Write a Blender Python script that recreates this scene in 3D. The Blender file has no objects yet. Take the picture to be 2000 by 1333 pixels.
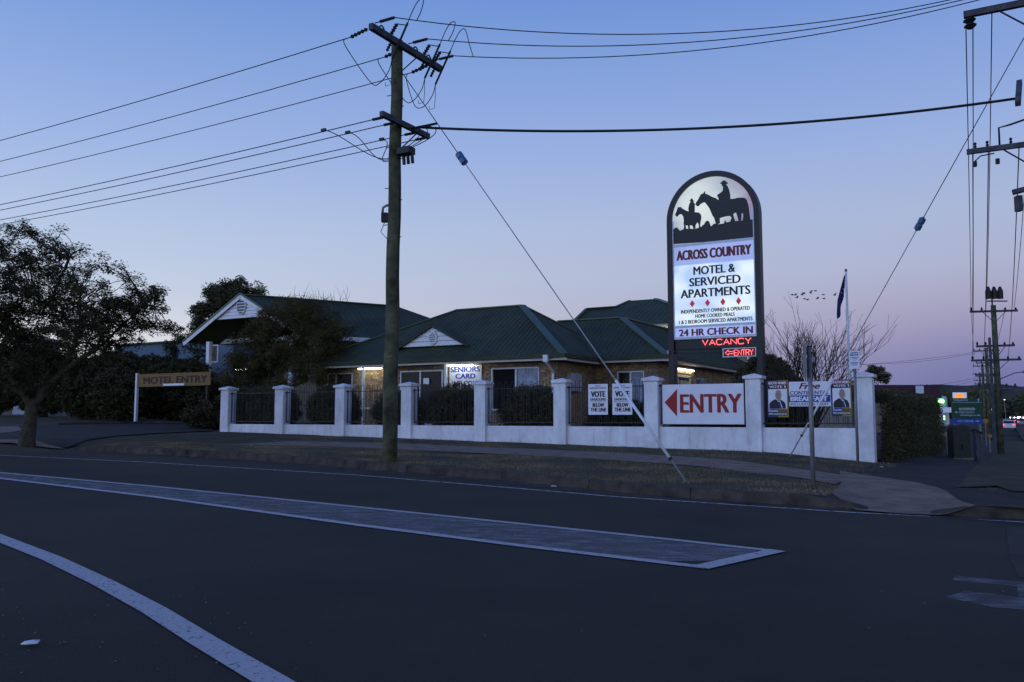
import bpy, bmesh, math, random
import numpy as np
from mathutils import Vector, Matrix
random.seed(7); RNG = np.random.default_rng(7)
R = math.radians
sc = bpy.context.scene
C = sc.collection

# ------------------------------------------------------------------ camera
FPX, HZ, CAMZ = 1700.0, 815.0, 1.3
PITCH = math.atan((HZ - 666.5) / FPX)
cam_d = bpy.data.cameras.new('camera'); cam = bpy.data.objects.new('camera', cam_d); C.objects.link(cam)
cam.location = (0, 0, CAMZ); cam.rotation_euler = (R(90) + PITCH, 0, 0)
cam_d.sensor_width = 36; cam_d.lens = 36 * FPX / 2000; cam_d.clip_end = 6000; cam_d.clip_start = .1
sc.camera = cam

# ------------------------------------------------------------------ sky
w = bpy.data.worlds.new('World'); sc.world = w; w.use_nodes = True
nt = w.node_tree; nt.nodes.clear()
def lin(c):
    return tuple(((v / 255) / 12.92 if v / 255 < .04045 else ((v / 255 + .055) / 1.055) ** 2.4) for v in c) + (1,)
def N(t, **k):
    n = nt.nodes.new(t)
    for a, b in k.items(): setattr(n, a, b)
    return n
tc = N('ShaderNodeTexCoord'); sep = N('ShaderNodeSeparateXYZ'); nt.links.new(tc.outputs['Generated'], sep.inputs[0])
def ramp(stops):
    n = N('ShaderNodeValToRGB'); cr = n.color_ramp; cr.interpolation = 'EASE' if False else 'LINEAR'
    while len(cr.elements) < len(stops): cr.elements.new(.5)
    for e, (p, c) in zip(cr.elements, stops): e.position = p; e.color = lin(c)
    nt.links.new(sep.outputs['Z'], n.inputs[0]); return n
el = lambda d: math.sin(R(d))
rl = ramp([(0, (228, 220, 218)), (el(4), (220, 219, 226)), (el(8), (193, 205, 226)), (el(12), (178, 196, 228)), (el(17), (154, 179, 227)), (el(27), (108, 147, 214)), (el(50), (56, 92, 178)), (1, (42, 76, 162))])
rr = ramp([(0, (96, 100, 160)), (el(3.2), (120, 123, 172)), (el(5), (147, 143, 182)), (el(7.2), (165, 164, 194)), (el(9), (170, 176, 206)), (el(12.3), (167, 181, 214)), (el(17), (150, 173, 222)), (el(27), (106, 144, 212)), (el(50), (56, 92, 178)), (1, (42, 76, 162))])
# azimuth: the sun went down behind the photographer's left shoulder
vm = N('ShaderNodeVectorMath', operation='DOT_PRODUCT'); nt.links.new(tc.outputs['Generated'], vm.inputs[0]); vm.inputs[1].default_value = (-.86, -.51, 0)
mr = N('ShaderNodeMapRange'); nt.links.new(vm.outputs['Value'], mr.inputs['Value'])
mr.inputs['From Min'].default_value = -.86; mr.inputs['From Max'].default_value = -.15
mix = N('ShaderNodeMix', data_type='RGBA'); nt.links.new(mr.outputs[0], mix.inputs[0]); nt.links.new(rr.outputs[0], mix.inputs[6]); nt.links.new(rl.outputs[0], mix.inputs[7])
# towards the afterglow the sky keeps getting brighter
mr2 = N('ShaderNodeMapRange', interpolation_type='SMOOTHSTEP'); nt.links.new(vm.outputs['Value'], mr2.inputs['Value'])
mr2.inputs['From Min'].default_value = -.2; mr2.inputs['From Max'].default_value = 1; mr2.inputs['To Min'].default_value = 1; mr2.inputs['To Max'].default_value = 1.3
sca = N('ShaderNodeVectorMath', operation='SCALE'); nt.links.new(mix.outputs[2], sca.inputs[0]); nt.links.new(mr2.outputs[0], sca.inputs['Scale'])
sky = N('ShaderNodeTexSky', sky_type='NISHITA'); sky.sun_disc = False; sky.sun_elevation = R(1); sky.sun_rotation = R(239)
ns = N('ShaderNodeVectorMath', operation='SCALE'); nt.links.new(sky.outputs[0], ns.inputs[0]); ns.inputs['Scale'].default_value = .01
add = N('ShaderNodeVectorMath', operation='ADD'); nt.links.new(sca.outputs[0], add.inputs[0]); nt.links.new(ns.outputs[0], add.inputs[1])
bg = N('ShaderNodeBackground'); nt.links.new(add.outputs[0], bg.inputs[0]); bg.inputs[1].default_value = 1.0
wo = N('ShaderNodeOutputWorld'); nt.links.new(bg.outputs[0], wo.inputs[0])

# the afterglow itself: one very soft, weak sun
sd_ = bpy.data.lights.new('sun', 'SUN'); sun = bpy.data.objects.new('sun', sd_); C.objects.link(sun)
sd_.energy = 1.25; sd_.angle = R(70); sd_.color = (.38, .54, 1.0)
sun.rotation_euler = Vector((.86 * math.cos(R(12)), .51 * math.cos(R(12)), -math.sin(R(12)))).to_track_quat('-Z', 'Y').to_euler()
vs = sc.view_settings; vs.view_transform = 'Standard'; vs.look = 'None'; vs.exposure = 0; vs.gamma = 1; vs.use_curve_mapping = False
sc.render.engine = 'CYCLES'; sc.cycles.use_denoising = True; sc.cycles.max_bounces = 6; sc.cycles.transparent_max_bounces = 12
sc.cycles.sample_clamp_indirect = 4

# ------------------------------------------------------------------ frame of the place: s along the fence, t away from the street
TH = R(29.5); CT, ST = math.cos(TH), math.sin(TH)
OX, OY = 11.409, 20.168
def F(s, t, z): return Vector((OX + s * CT + t * ST, OY - s * ST + t * CT, z))
def S_T(X, Y): return ((X - OX) * CT - (Y - OY) * ST, (X - OX) * ST + (Y - OY) * CT)
cp, sp_ = math.cos(PITCH), math.sin(PITCH)
def ray(x, y):
    u = (x - 1000) / FPX; v = (666.5 - y) / FPX
    return u, cp - v * sp_, sp_ + v * cp
def at(x, y, Y):
    r = ray(x, y); k = Y / r[1]; return Vector((r[0] * k, Y, CAMZ + r[2] * k))
def fp(x, y, t):          # a point of a wall that runs along the fence, t metres behind it -> (s, z)
    r = ray(x, y); k = (t + OX * ST + OY * CT) / (r[0] * ST + r[1] * CT)
    return S_T(r[0] * k, r[1] * k)[0], CAMZ + r[2] * k
def sp(x, y, s):          # a point of a wall square to the fence -> (t, z)
    r = ray(x, y); k = (s + OX * CT - OY * ST) / (r[0] * CT - r[1] * ST)
    return S_T(r[0] * k, r[1] * k)[1], CAMZ + r[2] * k
def sm(a, b, x):
    x = min(1, max(0, (x - a) / (b - a))); return x * x * (3 - 2 * x)
def interp(tab, x): return float(np.interp(x, [a for a, _ in tab], [b for _, b in tab]))
KERB = [(-80, 9.6), (-27, 9.6), (-22, 8.3), (-15.4, 8.25), (-11, 8.85), (-7.9, 9.35), (-5.5, 10.1), (-4.1, 10.38), (-2.3, 10.35), (-.4, 10.35), (.4, 10.1), (60, 10.1)]
def dk(s): return interp(KERB, s)
def slope(s): return -.0182 * max(-60, min(8, s))
def road_z(s): return .005 + slope(s)
def G(s, t):
    d = -t
    drop = interp([(-12, 0), (-8, 0), (0, .2), (22, 1.05), (40, 1.1), (160, .95), (250, .55), (420, -.4), (520, -.6)], t)
    return .2985 + slope(s) - .016 * max(-6, min(d, 9)) - sm(-6, -1.5, s) * drop
def ground_at(x, y):
    r = ray(x, y); lo, hi = 1.0, 300.0
    for i in range(60):
        m = (lo + hi) / 2; s, t = S_T(r[0] * m, r[1] * m)
        g = G(s, t) if -t < dk(s) else road_z(s)
        if CAMZ + r[2] * m > g: lo = m
        else: hi = m
    s, t = S_T(r[0] * lo, r[1] * lo); return s, t

# ------------------------------------------------------------------ materials
MATS = {}
def mat(name, col, rough=.7, var=.15, scale=6., bump=0., bscale=40., metal=0., col2=None, spec=.4, rnd=0.):
    if name in MATS: return MATS[name]
    m = bpy.data.materials.new(name); m.use_nodes = True; t = m.node_tree; b = t.nodes['Principled BSDF']
    b.inputs['Roughness'].default_value = rough; b.inputs['Metallic'].default_value = metal
    b.inputs['Specular IOR Level'].default_value = spec
    geo = t.nodes.new('ShaderNodeNewGeometry')
    nz = t.nodes.new('ShaderNodeTexNoise'); nz.inputs['Scale'].default_value = scale; nz.inputs['Detail'].default_value = 5; nz.inputs['Roughness'].default_value = .65
    t.links.new(geo.outputs['Position'], nz.inputs['Vector'])
    mx = t.nodes.new('ShaderNodeMix'); mx.data_type = 'RGBA'
    c2 = col2 or tuple(c * (1 - 2 * var) for c in col); c1 = col if col2 else tuple(min(1, c * (1 + var)) for c in col)
    mx.inputs[6].default_value = (*c2, 1); mx.inputs[7].default_value = (*c1, 1)
    mp = t.nodes.new('ShaderNodeMapRange'); mp.inputs['From Min'].default_value = .32; mp.inputs['From Max'].default_value = .68
    t.links.new(nz.outputs[0], mp.inputs[0]); t.links.new(mp.outputs[0], mx.inputs[0])
    out = mx.outputs[2]
    if rnd:
        oi = t.nodes.new('ShaderNodeObjectInfo'); hs = t.nodes.new('ShaderNodeHueSaturation'); m2 = t.nodes.new('ShaderNodeMapRange')
        m2.inputs['To Min'].default_value = 1 - rnd; m2.inputs['To Max'].default_value = 1 + rnd
        t.links.new(oi.outputs['Random'], m2.inputs[0]); t.links.new(m2.outputs[0], hs.inputs['Value']); t.links.new(out, hs.inputs['Color']); out = hs.outputs[0]
    t.links.new(out, b.inputs['Base Color'])
    if bump:
        n2 = t.nodes.new('ShaderNodeTexNoise'); n2.inputs['Scale'].default_value = bscale; n2.inputs['Detail'].default_value = 6
        t.links.new(geo.outputs['Position'], n2.inputs['Vector'])
        bp = t.nodes.new('ShaderNodeBump'); bp.inputs['Strength'].default_value = bump; bp.inputs['Distance'].default_value = .02
        t.links.new(n2.outputs[0], bp.inputs['Height']); t.links.new(bp.outputs[0], b.inputs['Normal'])
    MATS[name] = m; return m
def emit(name, col, strength, col2=None, scale=1.5):
    if name in MATS: return MATS[name]
    m = bpy.data.materials.new(name); m.use_nodes = True; t = m.node_tree; b = t.nodes['Principled BSDF']
    b.inputs['Base Color'].default_value = (*[c * .6 for c in col], 1); b.inputs['Roughness'].default_value = .4
    b.inputs['Emission Color'].default_value = (*col, 1); b.inputs['Emission Strength'].default_value = strength
    if col2:
        geo = t.nodes.new('ShaderNodeNewGeometry'); nz = t.nodes.new('ShaderNodeTexNoise'); nz.inputs['Scale'].default_value = scale; nz.inputs['Detail'].default_value = 1
        t.links.new(geo.outputs['Position'], nz.inputs[0]); mp = t.nodes.new('ShaderNodeMapRange'); mp.inputs['From Min'].default_value = .35; mp.inputs['From Max'].default_value = .65
        mx = t.nodes.new('ShaderNodeMix'); mx.data_type = 'RGBA'; mx.inputs[6].default_value = (*col2, 1); mx.inputs[7].default_value = (*col, 1)
        t.links.new(nz.outputs[0], mp.inputs[0]); t.links.new(mp.outputs[0], mx.inputs[0]); t.links.new(mx.outputs[2], b.inputs['Emission Color'])
    MATS[name] = m; return m
def paint(name, col, cover, scale=9., stretch=None, floor=0., soft=.1):      # worn road paint: flakes off to bare asphalt
    m = bpy.data.materials.new(name); m.use_nodes = True; t = m.node_tree; b = t.nodes['Principled BSDF']
    b.inputs['Roughness'].default_value = .75; b.inputs['Base Color'].default_value = (*col, 1)
    geo = t.nodes.new('ShaderNodeNewGeometry'); mpn = t.nodes.new('ShaderNodeMapping'); t.links.new(geo.outputs['Position'], mpn.inputs[0])
    if stretch: mpn.inputs['Rotation'].default_value = (0, 0, stretch[0]); mpn.inputs['Scale'].default_value = stretch[1]
    nz = t.nodes.new('ShaderNodeTexNoise'); nz.inputs['Scale'].default_value = scale; nz.inputs['Detail'].default_value = 8; nz.inputs['Roughness'].default_value = .75; nz.inputs['Distortion'].default_value = .6 if stretch else .1
    t.links.new(mpn.outputs[0], nz.inputs[0])
    mp = t.nodes.new('ShaderNodeMapRange'); mp.inputs['From Min'].default_value = .62 - cover * .3; mp.inputs['From Max'].default_value = .62 + soft - cover * .3; mp.inputs['To Min'].default_value = floor
    t.links.new(nz.outputs[0], mp.inputs[0]); t.links.new(mp.outputs[0], b.inputs['Alpha'])
    return m

M_asphalt = mat('asphalt', (.037, .028, .0175), .85, .22, .35, .5, 90, spec=.25)
M_path_bit = mat('bitumen path', (.044, .035, .026), .9, .25, 1.2, .5, 60, spec=.2)
M_conc = mat('concrete', (.24, .165, .115), .9, .2, 2.5, .4, 60, spec=.2)
M_kerb = mat('kerb concrete', (.07, .056, .042), .9, .3, 3., .5, 50, spec=.2)
M_dirt = mat('dry grass soil', (.12, .09, .055), 1, .3, 1.3, .9, 40, col2=(.06, .055, .032), spec=.1)
M_far = mat('far ground', (.05, .048, .035), 1, .3, .05, spec=.1)
M_white = mat('white render', (.75, .75, .75), .85, .12, 1.3, .5, 25, spec=.2)
def streaks(m, dirt, amount):      # rain streaks and splash marks
    t = m.node_tree; b = t.nodes['Principled BSDF']; src = b.inputs['Base Color'].links[0].from_socket
    geo = t.nodes.new('ShaderNodeNewGeometry'); mp = t.nodes.new('ShaderNodeMapping'); mp.inputs['Scale'].default_value = (5, 5, .7); t.links.new(geo.outputs['Position'], mp.inputs[0])
    nz = t.nodes.new('ShaderNodeTexNoise'); nz.inputs['Scale'].default_value = 1.6; nz.inputs['Detail'].default_value = 7; nz.inputs['Roughness'].default_value = .7; t.links.new(mp.outputs[0], nz.inputs[0])
    mr_n = t.nodes.new('ShaderNodeMapRange'); mr_n.inputs['From Min'].default_value = .52; mr_n.inputs['From Max'].default_value = .78; mr_n.inputs['To Max'].default_value = amount; t.links.new(nz.outputs[0], mr_n.inputs[0])
    mx = t.nodes.new('ShaderNodeMix'); mx.data_type = 'RGBA'; mx.inputs[7].default_value = (*dirt, 1); t.links.new(mr_n.outputs[0], mx.inputs[0]); t.links.new(src, mx.inputs[6]); t.links.new(mx.outputs[2], b.inputs['Base Color'])
streaks(M_white, (.30, .28, .25), .55)
M_wpaint = mat('white paint', (.72, .72, .71), .55, .05, 3.)
M_black = mat('black steel', (.014, .013, .013), .5, .1)
M_roof = mat('green roof steel', (.050, .061, .033), .6, .16, .8, spec=.15)
M_cap = mat('green ridge cap', (.070, .10, .055), .45, .12, 1.)
M_brick = mat('tan brick', (.36, .24, .135), .9, .25, 9., .4, 60, rnd=.35)
M_mortar = mat('mortar', (.22, .19, .15), .95, .15)
M_redbrick = mat('red brick', (.24, .12, .08), .9, .25, 9., .4, 60, rnd=.3)
M_glass = mat('dark glass', (.010, .011, .013), .15, .05, spec=.12)
M_alu = mat('aluminium', (.55, .55, .55), .45, .1, metal=.3)
M_curtain = mat('curtain', (.30, .34, .42), .9, .15, 4.)
M_cream = mat('cream paint', (.62, .56, .42), .6, .08)
M_timber = mat('pole timber', (.105, .105, .06), .95, .35, 2.2, .8, 22, spec=.1)
M_arm = mat('crossarm timber', (.075, .075, .085), .85, .25, 5.)
M_wire = mat('wire', (.014, .014, .015), .6, .1)
M_iron = mat('fittings', (.016, .015, .014), .6, .2)
M_galv = mat('galvanised steel', (.22, .22, .22), .5, .12, 4., metal=.35)
M_strand = mat('galvanised strand', (.34, .34, .34), .5, .1)
M_guard = mat('white stay guard', (.72, .74, .76), .45, .06)
M_insblue = mat('blue glaze', (.05, .12, .24), .3, .1)
M_red = mat('sign red', (.30, .016, .014), .6, .06)
M_ink = mat('sign black', (.012, .012, .014), .6, .05)
M_sign = mat('sign white', (.74, .75, .78), .5, .04, 2.)
M_blue = mat('sign blue', (.012, .025, .28), .5, .05)
M_navy = mat('navy print', (.03, .028, .12), .6, .05)
M_purple = mat('violet print', (.12, .07, .25), .6, .05)
M_maroonp = mat('maroon print', (.18, .02, .03), .6, .05)
M_yellow = mat('yellow paint', (.17, .09, .010), .6, .08)
M_gold = mat('gold print', (.30, .21, .02), .6, .05)
M_skin = mat('portrait skin', (.36, .25, .20), .6, .12, 20)
M_suit = mat('portrait suit', (.015, .015, .02), .6, .05)
M_flag = mat('flag blue', (.012, .016, .10), .8, .15, 6)
M_shed = mat('blue shed steel', (.045, .10, .15), .6, .12, 1.)
M_bark = mat('bark', (.07, .06, .04), .95, .3, 7, .8, 25, spec=.1)
M_leaf = mat('leaf dark', (.065, .064, .028), .8, .35, 1.6, spec=.15)
M_leaf2 = mat('leaf olive', (.10, .082, .027), .8, .35, 1.6, spec=.15)
M_leaf3 = mat('leaf hedge', (.095, .09, .04), .8, .35, 3, spec=.12)
M_leaf4 = mat('leaf driveway shrub', (.07, .066, .03), .8, .35, 3, spec=.1)
M_pine = mat('pine needles', (.09, .09, .045), .9, .3, 2, spec=.1)
M_straw = mat('grass straw', (.30, .23, .14), .95, .3, 1.2, col2=(.09, .085, .04), spec=.05)
M_debris = mat('litter', (.65, .65, .64), .8, .1)
M_tube = emit('fluorescent tube', (1.0, .93, .72), 26)
M_tubew = emit('cool fluorescent tube', (.95, 1.0, .88), 26)
M_neon = emit('neon red', (1.0, .14, .15), 1.7)
M_neonc = emit('neon core', (1.0, .42, .38), 1.6)

# ------------------------------------------------------------------ mesh collector
def smooth(pts, n=6):
    P = [Vector(p) for p in pts]; P = [P[0]] + P + [P[-1]]; out = []
    for i in range(1, len(P) - 2):
        a, b, c, d = P[i - 1:i + 3]
        for k in range(n): u = k / n; out.append(.5 * (2 * b + (c - a) * u + (2 * a - 5 * b + 4 * c - d) * u * u + (3 * b - a - 3 * c + d) * u ** 3))
    return out + [P[-2]]
class MB:
    def __init__(s): s.v = []; s.f = []
    def poly(s, pts):
        n = len(s.v); s.v += [Vector(p) for p in pts]; s.f.append(tuple(range(n, n + len(pts)))); return s
    def hexa(s, p):
        n = len(s.v); s.v += [Vector(q) for q in p]
        s.f += [tuple(n + i for i in q) for q in ((0, 3, 2, 1), (4, 5, 6, 7), (0, 1, 5, 4), (1, 2, 6, 5), (2, 3, 7, 6), (3, 0, 4, 7))]; return s
    def box(s, s0, s1, t0, t1, z0, z1):
        return s.hexa([F(s0, t0, z0), F(s1, t0, z0), F(s1, t1, z0), F(s0, t1, z0), F(s0, t0, z1), F(s1, t0, z1), F(s1, t1, z1), F(s0, t1, z1)])
    def wbox(s, x0, x1, y0, y1, z0, z1):
        return s.hexa([(x0, y0, z0), (x1, y0, z0), (x1, y1, z0), (x0, y1, z0), (x0, y0, z1), (x1, y0, z1), (x1, y1, z1), (x0, y1, z1)])
    def bar(s, a, b, wd, ht, up=(0, 0, 1)):
        a, b = Vector(a), Vector(b); d = (b - a).normalized(); x = d.cross(Vector(up)).normalized() * wd / 2; y = x.cross(d).normalized() * ht / 2
        return s.hexa([a - x - y, a + x - y, b + x - y, b - x - y, a - x + y, a + x + y, b + x + y, b - x + y])
    def path(s, pts, r, n=6, cap=True):
        pts = [Vector(p) for p in pts]; rs = r if isinstance(r, (list, tuple)) else [r] * len(pts); base = len(s.v); ref = None
        for i, p in enumerate(pts):
            d = (pts[min(i + 1, len(pts) - 1)] - pts[max(i - 1, 0)]).normalized()
            if ref is None: ref = Vector((0, 0, 1)) if abs(d.z) < .9 else Vector((1, 0, 0))
            x = d.cross(ref).normalized(); y = x.cross(d); ref = y
            for k in range(n):
                a = 2 * math.pi * k / n; s.v.append(p + (x * math.cos(a) + y * math.sin(a)) * rs[i])
        for i in range(len(pts) - 1):
            for k in range(n):
                a = base + i * n + k; b = base + i * n + (k + 1) % n; s.f.append((a, b, b + n, a + n))
        if cap:
            s.f.append(tuple(base + k for k in range(n))[::-1]); e = base + (len(pts) - 1) * n; s.f.append(tuple(e + k for k in range(n)))
        return s
    def tube(s, a, b, r0, r1=None, n=8): return s.path([a, b], [r0, r1 if r1 is not None else r0], n)
    def slab(s, outline, thick, down=Vector((0, 0, -1))):      # a flat sheet with real thickness
        n = len(outline); o = [Vector(p) for p in outline]; b = len(s.v); s.v += o + [p + down * thick for p in o]
        s.f.append(tuple(range(b, b + n))); s.f.append(tuple(range(b + 2 * n - 1, b + n - 1, -1)))
        for i in range(n): j = (i + 1) % n; s.f.append((b + i, b + n + i, b + n + j, b + j))
        return s
    def build(s, name, m, parent=None, smooth=False, bevel=0):
        o = Vector(parent['_o']) if parent is not None else Vector((0, 0, 0))
        me = bpy.data.meshes.new(name); me.from_pydata([tuple(v - o) for v in s.v], [], s.f); me.materials.append(m)
        if smooth: me.polygons.foreach_set('use_smooth', [True] * len(me.polygons))
        ob = bpy.data.objects.new(name, me); C.objects.link(ob)
        if parent is not None: ob.parent = parent; ob['_o'] = parent['_o']
        if bevel: bm = ob.modifiers.new('bevel', 'BEVEL'); bm.width = bevel; bm.segments = 2; bm.limit_method = 'ANGLE'
        return ob
def thing(name, label, cat, loc, group=None):
    o = bpy.data.objects.new(name, None); C.objects.link(o); o.location = loc; o['_o'] = tuple(loc); o['label'] = label; o['category'] = cat
    if group: o['group'] = group
    return o
def tag(o, label, cat, group=None, kind=None):
    o['label'] = label
    if cat: o['category'] = cat
    if group: o['group'] = group
    if kind: o['kind'] = kind
    return o
def struct(o): o['kind'] = 'structure'; return o
def inst(name, me, parent, loc, rz=-TH, m=None):
    ob = bpy.data.objects.new(name, me); C.objects.link(ob); ob.parent = parent; ob.location = Vector(loc) - Vector(parent['_o']); ob.rotation_euler = (0, 0, rz); ob['_o'] = parent['_o']; return ob

# flat lettering: glyph outlines fitted into a box of a plane
def glyphs(text, bold=0., shear=0.):
    cu = bpy.data.curves.new('t', 'FONT'); cu.body = text; cu.size = 1; cu.offset = bold; cu.shear = shear; cu.resolution_u = 3
    ob = bpy.data.objects.new('t', cu); C.objects.link(ob); dg = bpy.context.evaluated_depsgraph_get(); me = ob.evaluated_get(dg).to_mesh()
    v = [(p.co.x, p.co.y) for p in me.vertices]; f = [tuple(q.vertices) for q in me.polygons]
    ob.evaluated_get(dg).to_mesh_clear(); bpy.data.objects.remove(ob); bpy.data.curves.remove(cu); return v, f
def letter(text, box, place, m, parent, bold=.02, shear=0., name='lettering'):
    v, f = glyphs(text, 0, shear); xs = [a for a, _ in v]; ys = [b for _, b in v]
    x0, x1, y0, y1 = min(xs), max(xs), min(ys), max(ys); a0, a1, b0, b1 = box
    mb = MB(); k = 1 if bold < .015 else (5 if bold < .05 else 9); e = (b1 - b0) * bold * 1.3 if k > 1 else 0; ey = e * .2; nn = (place(0, 1) - place(0, 0)).cross(place(1, 0) - place(0, 0)).normalized() * .0005
    if nn.y > 0: nn = -nn
    for i in range(k):
        o = len(mb.v); sh = e * (i - (k - 1) / 2) / max(1, (k - 1) / 2)
        mb.v += [place(a0 + e + sh + (x - x0) / (x1 - x0) * (a1 - a0 - 2 * e), b0 + ey + (ey if i % 2 else -ey) + (y - y0) / (y1 - y0) * (b1 - b0 - 2 * ey)) + nn * i * .6 for x, y in v]; mb.f += [tuple(q + o for q in t_) for t_ in f]
    return mb.build(name, m, parent)
def wall_place(t): return lambda a, b: F(a, t, b)
def pbox(x0, x1, y0, y1, t):     # photo box -> box of a plane along the fence
    yc = (y0 + y1) / 2; xc = (x0 + x1) / 2
    return fp(x0, yc, t)[0], fp(x1, yc, t)[0], fp(xc, y1, t)[1], fp(xc, y0, t)[1]

# ================================================================== GROUND
def sheet(name, m, ss, dd, zf, off=0.):
    mb = MB(); n = len(dd)
    for s in ss:
        for d in dd:
            dv = d(s) if callable(d) else d; mb.v.append(F(s, -dv, zf(s, -dv) + off))
    for i in range(len(ss) - 1):
        for j in range(n - 1): mb.f.append((i * n + j, i * n + j + 1, (i + 1) * n + j + 1, (i + 1) * n + j))
    return struct(mb.build(name, m, smooth=True))
def lsp(a, b, n): return [a + (b - a) * i / (n - 1) for i in range(n)]
far = [-2500, -900, -400, -200, -120] + lsp(-80, 30, 40) + [50, 90, 200, 500, 1200, 2500]
fd = [-3000, -1200, -600, -400, -250, -160, -100, -70] + lsp(-50, 12, 40) + [20, 40, 80, 300, 900]
sheet('ground', M_far, far, fd, lambda s, t: (G(s, t) if t > 30 else min(G(s, t), road_z(s))) - .07 - .25 * (t > 30))
def verge_z(s, t):
    n = math.sin(s * 2.1) * math.sin(t * 1.7 + s) * .008; k = (1 - sm(-22.3, -20.9, s)) * sm(6.5, 8.4, -t) if s > -22.31 else 0
    return (G(s, t) + n) * (1 - k) + (road_z(s) + .005) * k
VS = lsp(-22.3, -2.28, 70)
sheet('verge', M_dirt, VS, [lambda s, k=k: -.35 + (dk(s) - .1 + .35) * k / 24 for k in range(25)], verge_z)
sheet('road', M_asphalt, [-140, -100, -70, -50] + lsp(-40, 10, 60) + [20, 40, 80, 140], [lambda s, k=k: dk(s) - .35 + (36 - dk(s)) * (k / 20) ** 1.3 for k in range(21)], lambda s, t: road_z(s))
sheet('footpath', M_conc, lsp(-18.5, -2.45, 40), [lambda s, k=k: interp([(-19, 4.0), (-15.7, 2.8), (-8.5, 2.9), (-5.5, 3.6), (-3.2, 5.2), (-2.4, 6.3)], s) + (2.25 - .2 * (s > -4)) * k / 4 for k in range(5)], G, .014)
# bitumen corner and the path beside the hedge; the pram ramp dips to the gutter
def corner_z(s, t):
    low = sm(7.8, 10.4, -t) * sm(-2.35, -1.75, s) * (1 - sm(-.85, -.3, s)); return G(s, t) * (1 - low) + (road_z(s) + .008) * low
sheet('path', M_path_bit, lsp(-2.75, 1.36, 42), [-60 + 62 * k / 40 for k in range(41)] + lsp(2.4, 10.34, 26), corner_z, .006)
sheet('corner_verge', M_dirt, lsp(-.72, 1.3, 12), lsp(-60, 4, 50) + [lambda s, k=k: 4.3 + (3.3 + .5 * math.sin(s * 5) + .3 * math.sin(s * 13 + 1)) * k / 13 for k in range(14)], lambda s, t: verge_z(s, t) + .012 + .03 * (1 - ((s - .3) / 1.02) ** 2) - .03 * sm(7.4, 8.4, -t))
def poly_at(pl, u):
    u *= len(pl) - 1; i = min(int(u), len(pl) - 2); f = u - i; return pl[i][0] + (pl[i + 1][0] - pl[i][0]) * f, pl[i][1] + (pl[i + 1][1] - pl[i][1]) * f
mb = MB(); rows = 14
e_top = [ground_at(*q) for q in ((1640, 921), (1715, 933), (1790, 944), (1850, 960), (1908, 988))]; e_bot = [(-2.34, -8.3), (-2.3, -9.7), (-1.8, -10.62), (-1.2, -10.66), (-.6, -10.5)]
for i in range(25):
    A, Bq = poly_at(e_top, i / 24), poly_at(e_bot, i / 24)
    for j in range(rows):
        b = j / (rows - 1); s_, t_ = A[0] + (Bq[0] - A[0]) * b, A[1] + (Bq[1] - A[1]) * b; mb.v.append(F(s_, t_, max(corner_z(s_, max(t_, -10.34)), road_z(s_)) + .014))
for i in range(24):
    for j in range(rows - 1): k = i * rows + j; mb.f.append((k, k + 1, k + rows + 1, k + rows))
struct(mb.build('ramp', M_conc, smooth=True))
# kerb: cast lengths with joints
kerb = struct(bpy.data.objects.new('kerb', None)); C.objects.link(kerb); kerb['_o'] = (0, 0, 0)
def kerb_run(cuts, flare0=0, flare1=0):
    for a, b in zip(cuts, cuts[1:]):
        mb = MB(); n = 7; prof = lambda s: [(-.14, G(s, -dk(s)) + .01), (.02, G(s, -dk(s)) + .012), (.05, G(s, -dk(s)) - .02), (.085, road_z(s) + .012), (.30, road_z(s) + .006), (.31, road_z(s) - .05)]
        for i in range(n):
            s = a + .006 + (b - a - .012) * i / (n - 1); lower = 0
            if flare1 and s > flare1 - .62: lower = sm(flare1 - .62, flare1, s)
            if flare0 and s < flare0 + (.6 if flare0 > -5 else 1.2): lower = 1 - sm(flare0, flare0 + (.6 if flare0 > -5 else 1.2), s)
            for o, z in prof(s):
                zz = z - lower * max(0, z - road_z(s) - .03) * .92
                mb.v.append(F(s, -(dk(s) + o), zz))
        for i in range(n - 1):
            for j in range(5): k = i * 6 + j; mb.f.append((k, k + 1, k + 7, k + 6))
        for e in (0, n - 1):
            k = len(mb.v); s = a + .006 if e == 0 else b - .006; mb.v += [F(s, -(dk(s) + .44), road_z(s) - .12), F(s, -(dk(s) - .14), road_z(s) - .12)]; mb.f.append(tuple(e * 6 + j for j in range(6)) + (k, k + 1))
        mb.build('kerb_segment', M_kerb, kerb)
kerb_run([-22.2, -20, -17.6, -15.2, -12.8, -10.4, -8.0, -6.0, -4.15, -1.7], flare0=-22.2, flare1=-1.7)
kerb_run([-.92, 1.3], flare0=-.92)
# side street: falls away to the right of the hedge
sheet('street', M_asphalt, lsp(1.4, 11, 9), [lambda s, k=k: 9.9 - 500 * (k / 60) ** 1.5 for k in range(61)], lambda s, t: G(min(s, 1.5), t) - .1)
mb = MB()
for k in range(60):
    t = -9.2 + 110 * (k / 59) ** 1.4; s = 1.35
    for o, z in ((-.12, .012), (.03, .012), (.07, -.09)): mb.v.append(F(s + o, t, G(s, t) + z))
for k in range(59):
    for j in range(2): a = k * 3 + j; mb.f.append((a, a + 1, a + 4, a + 3))
struct(mb.build('street_kerb', M_kerb))
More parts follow.
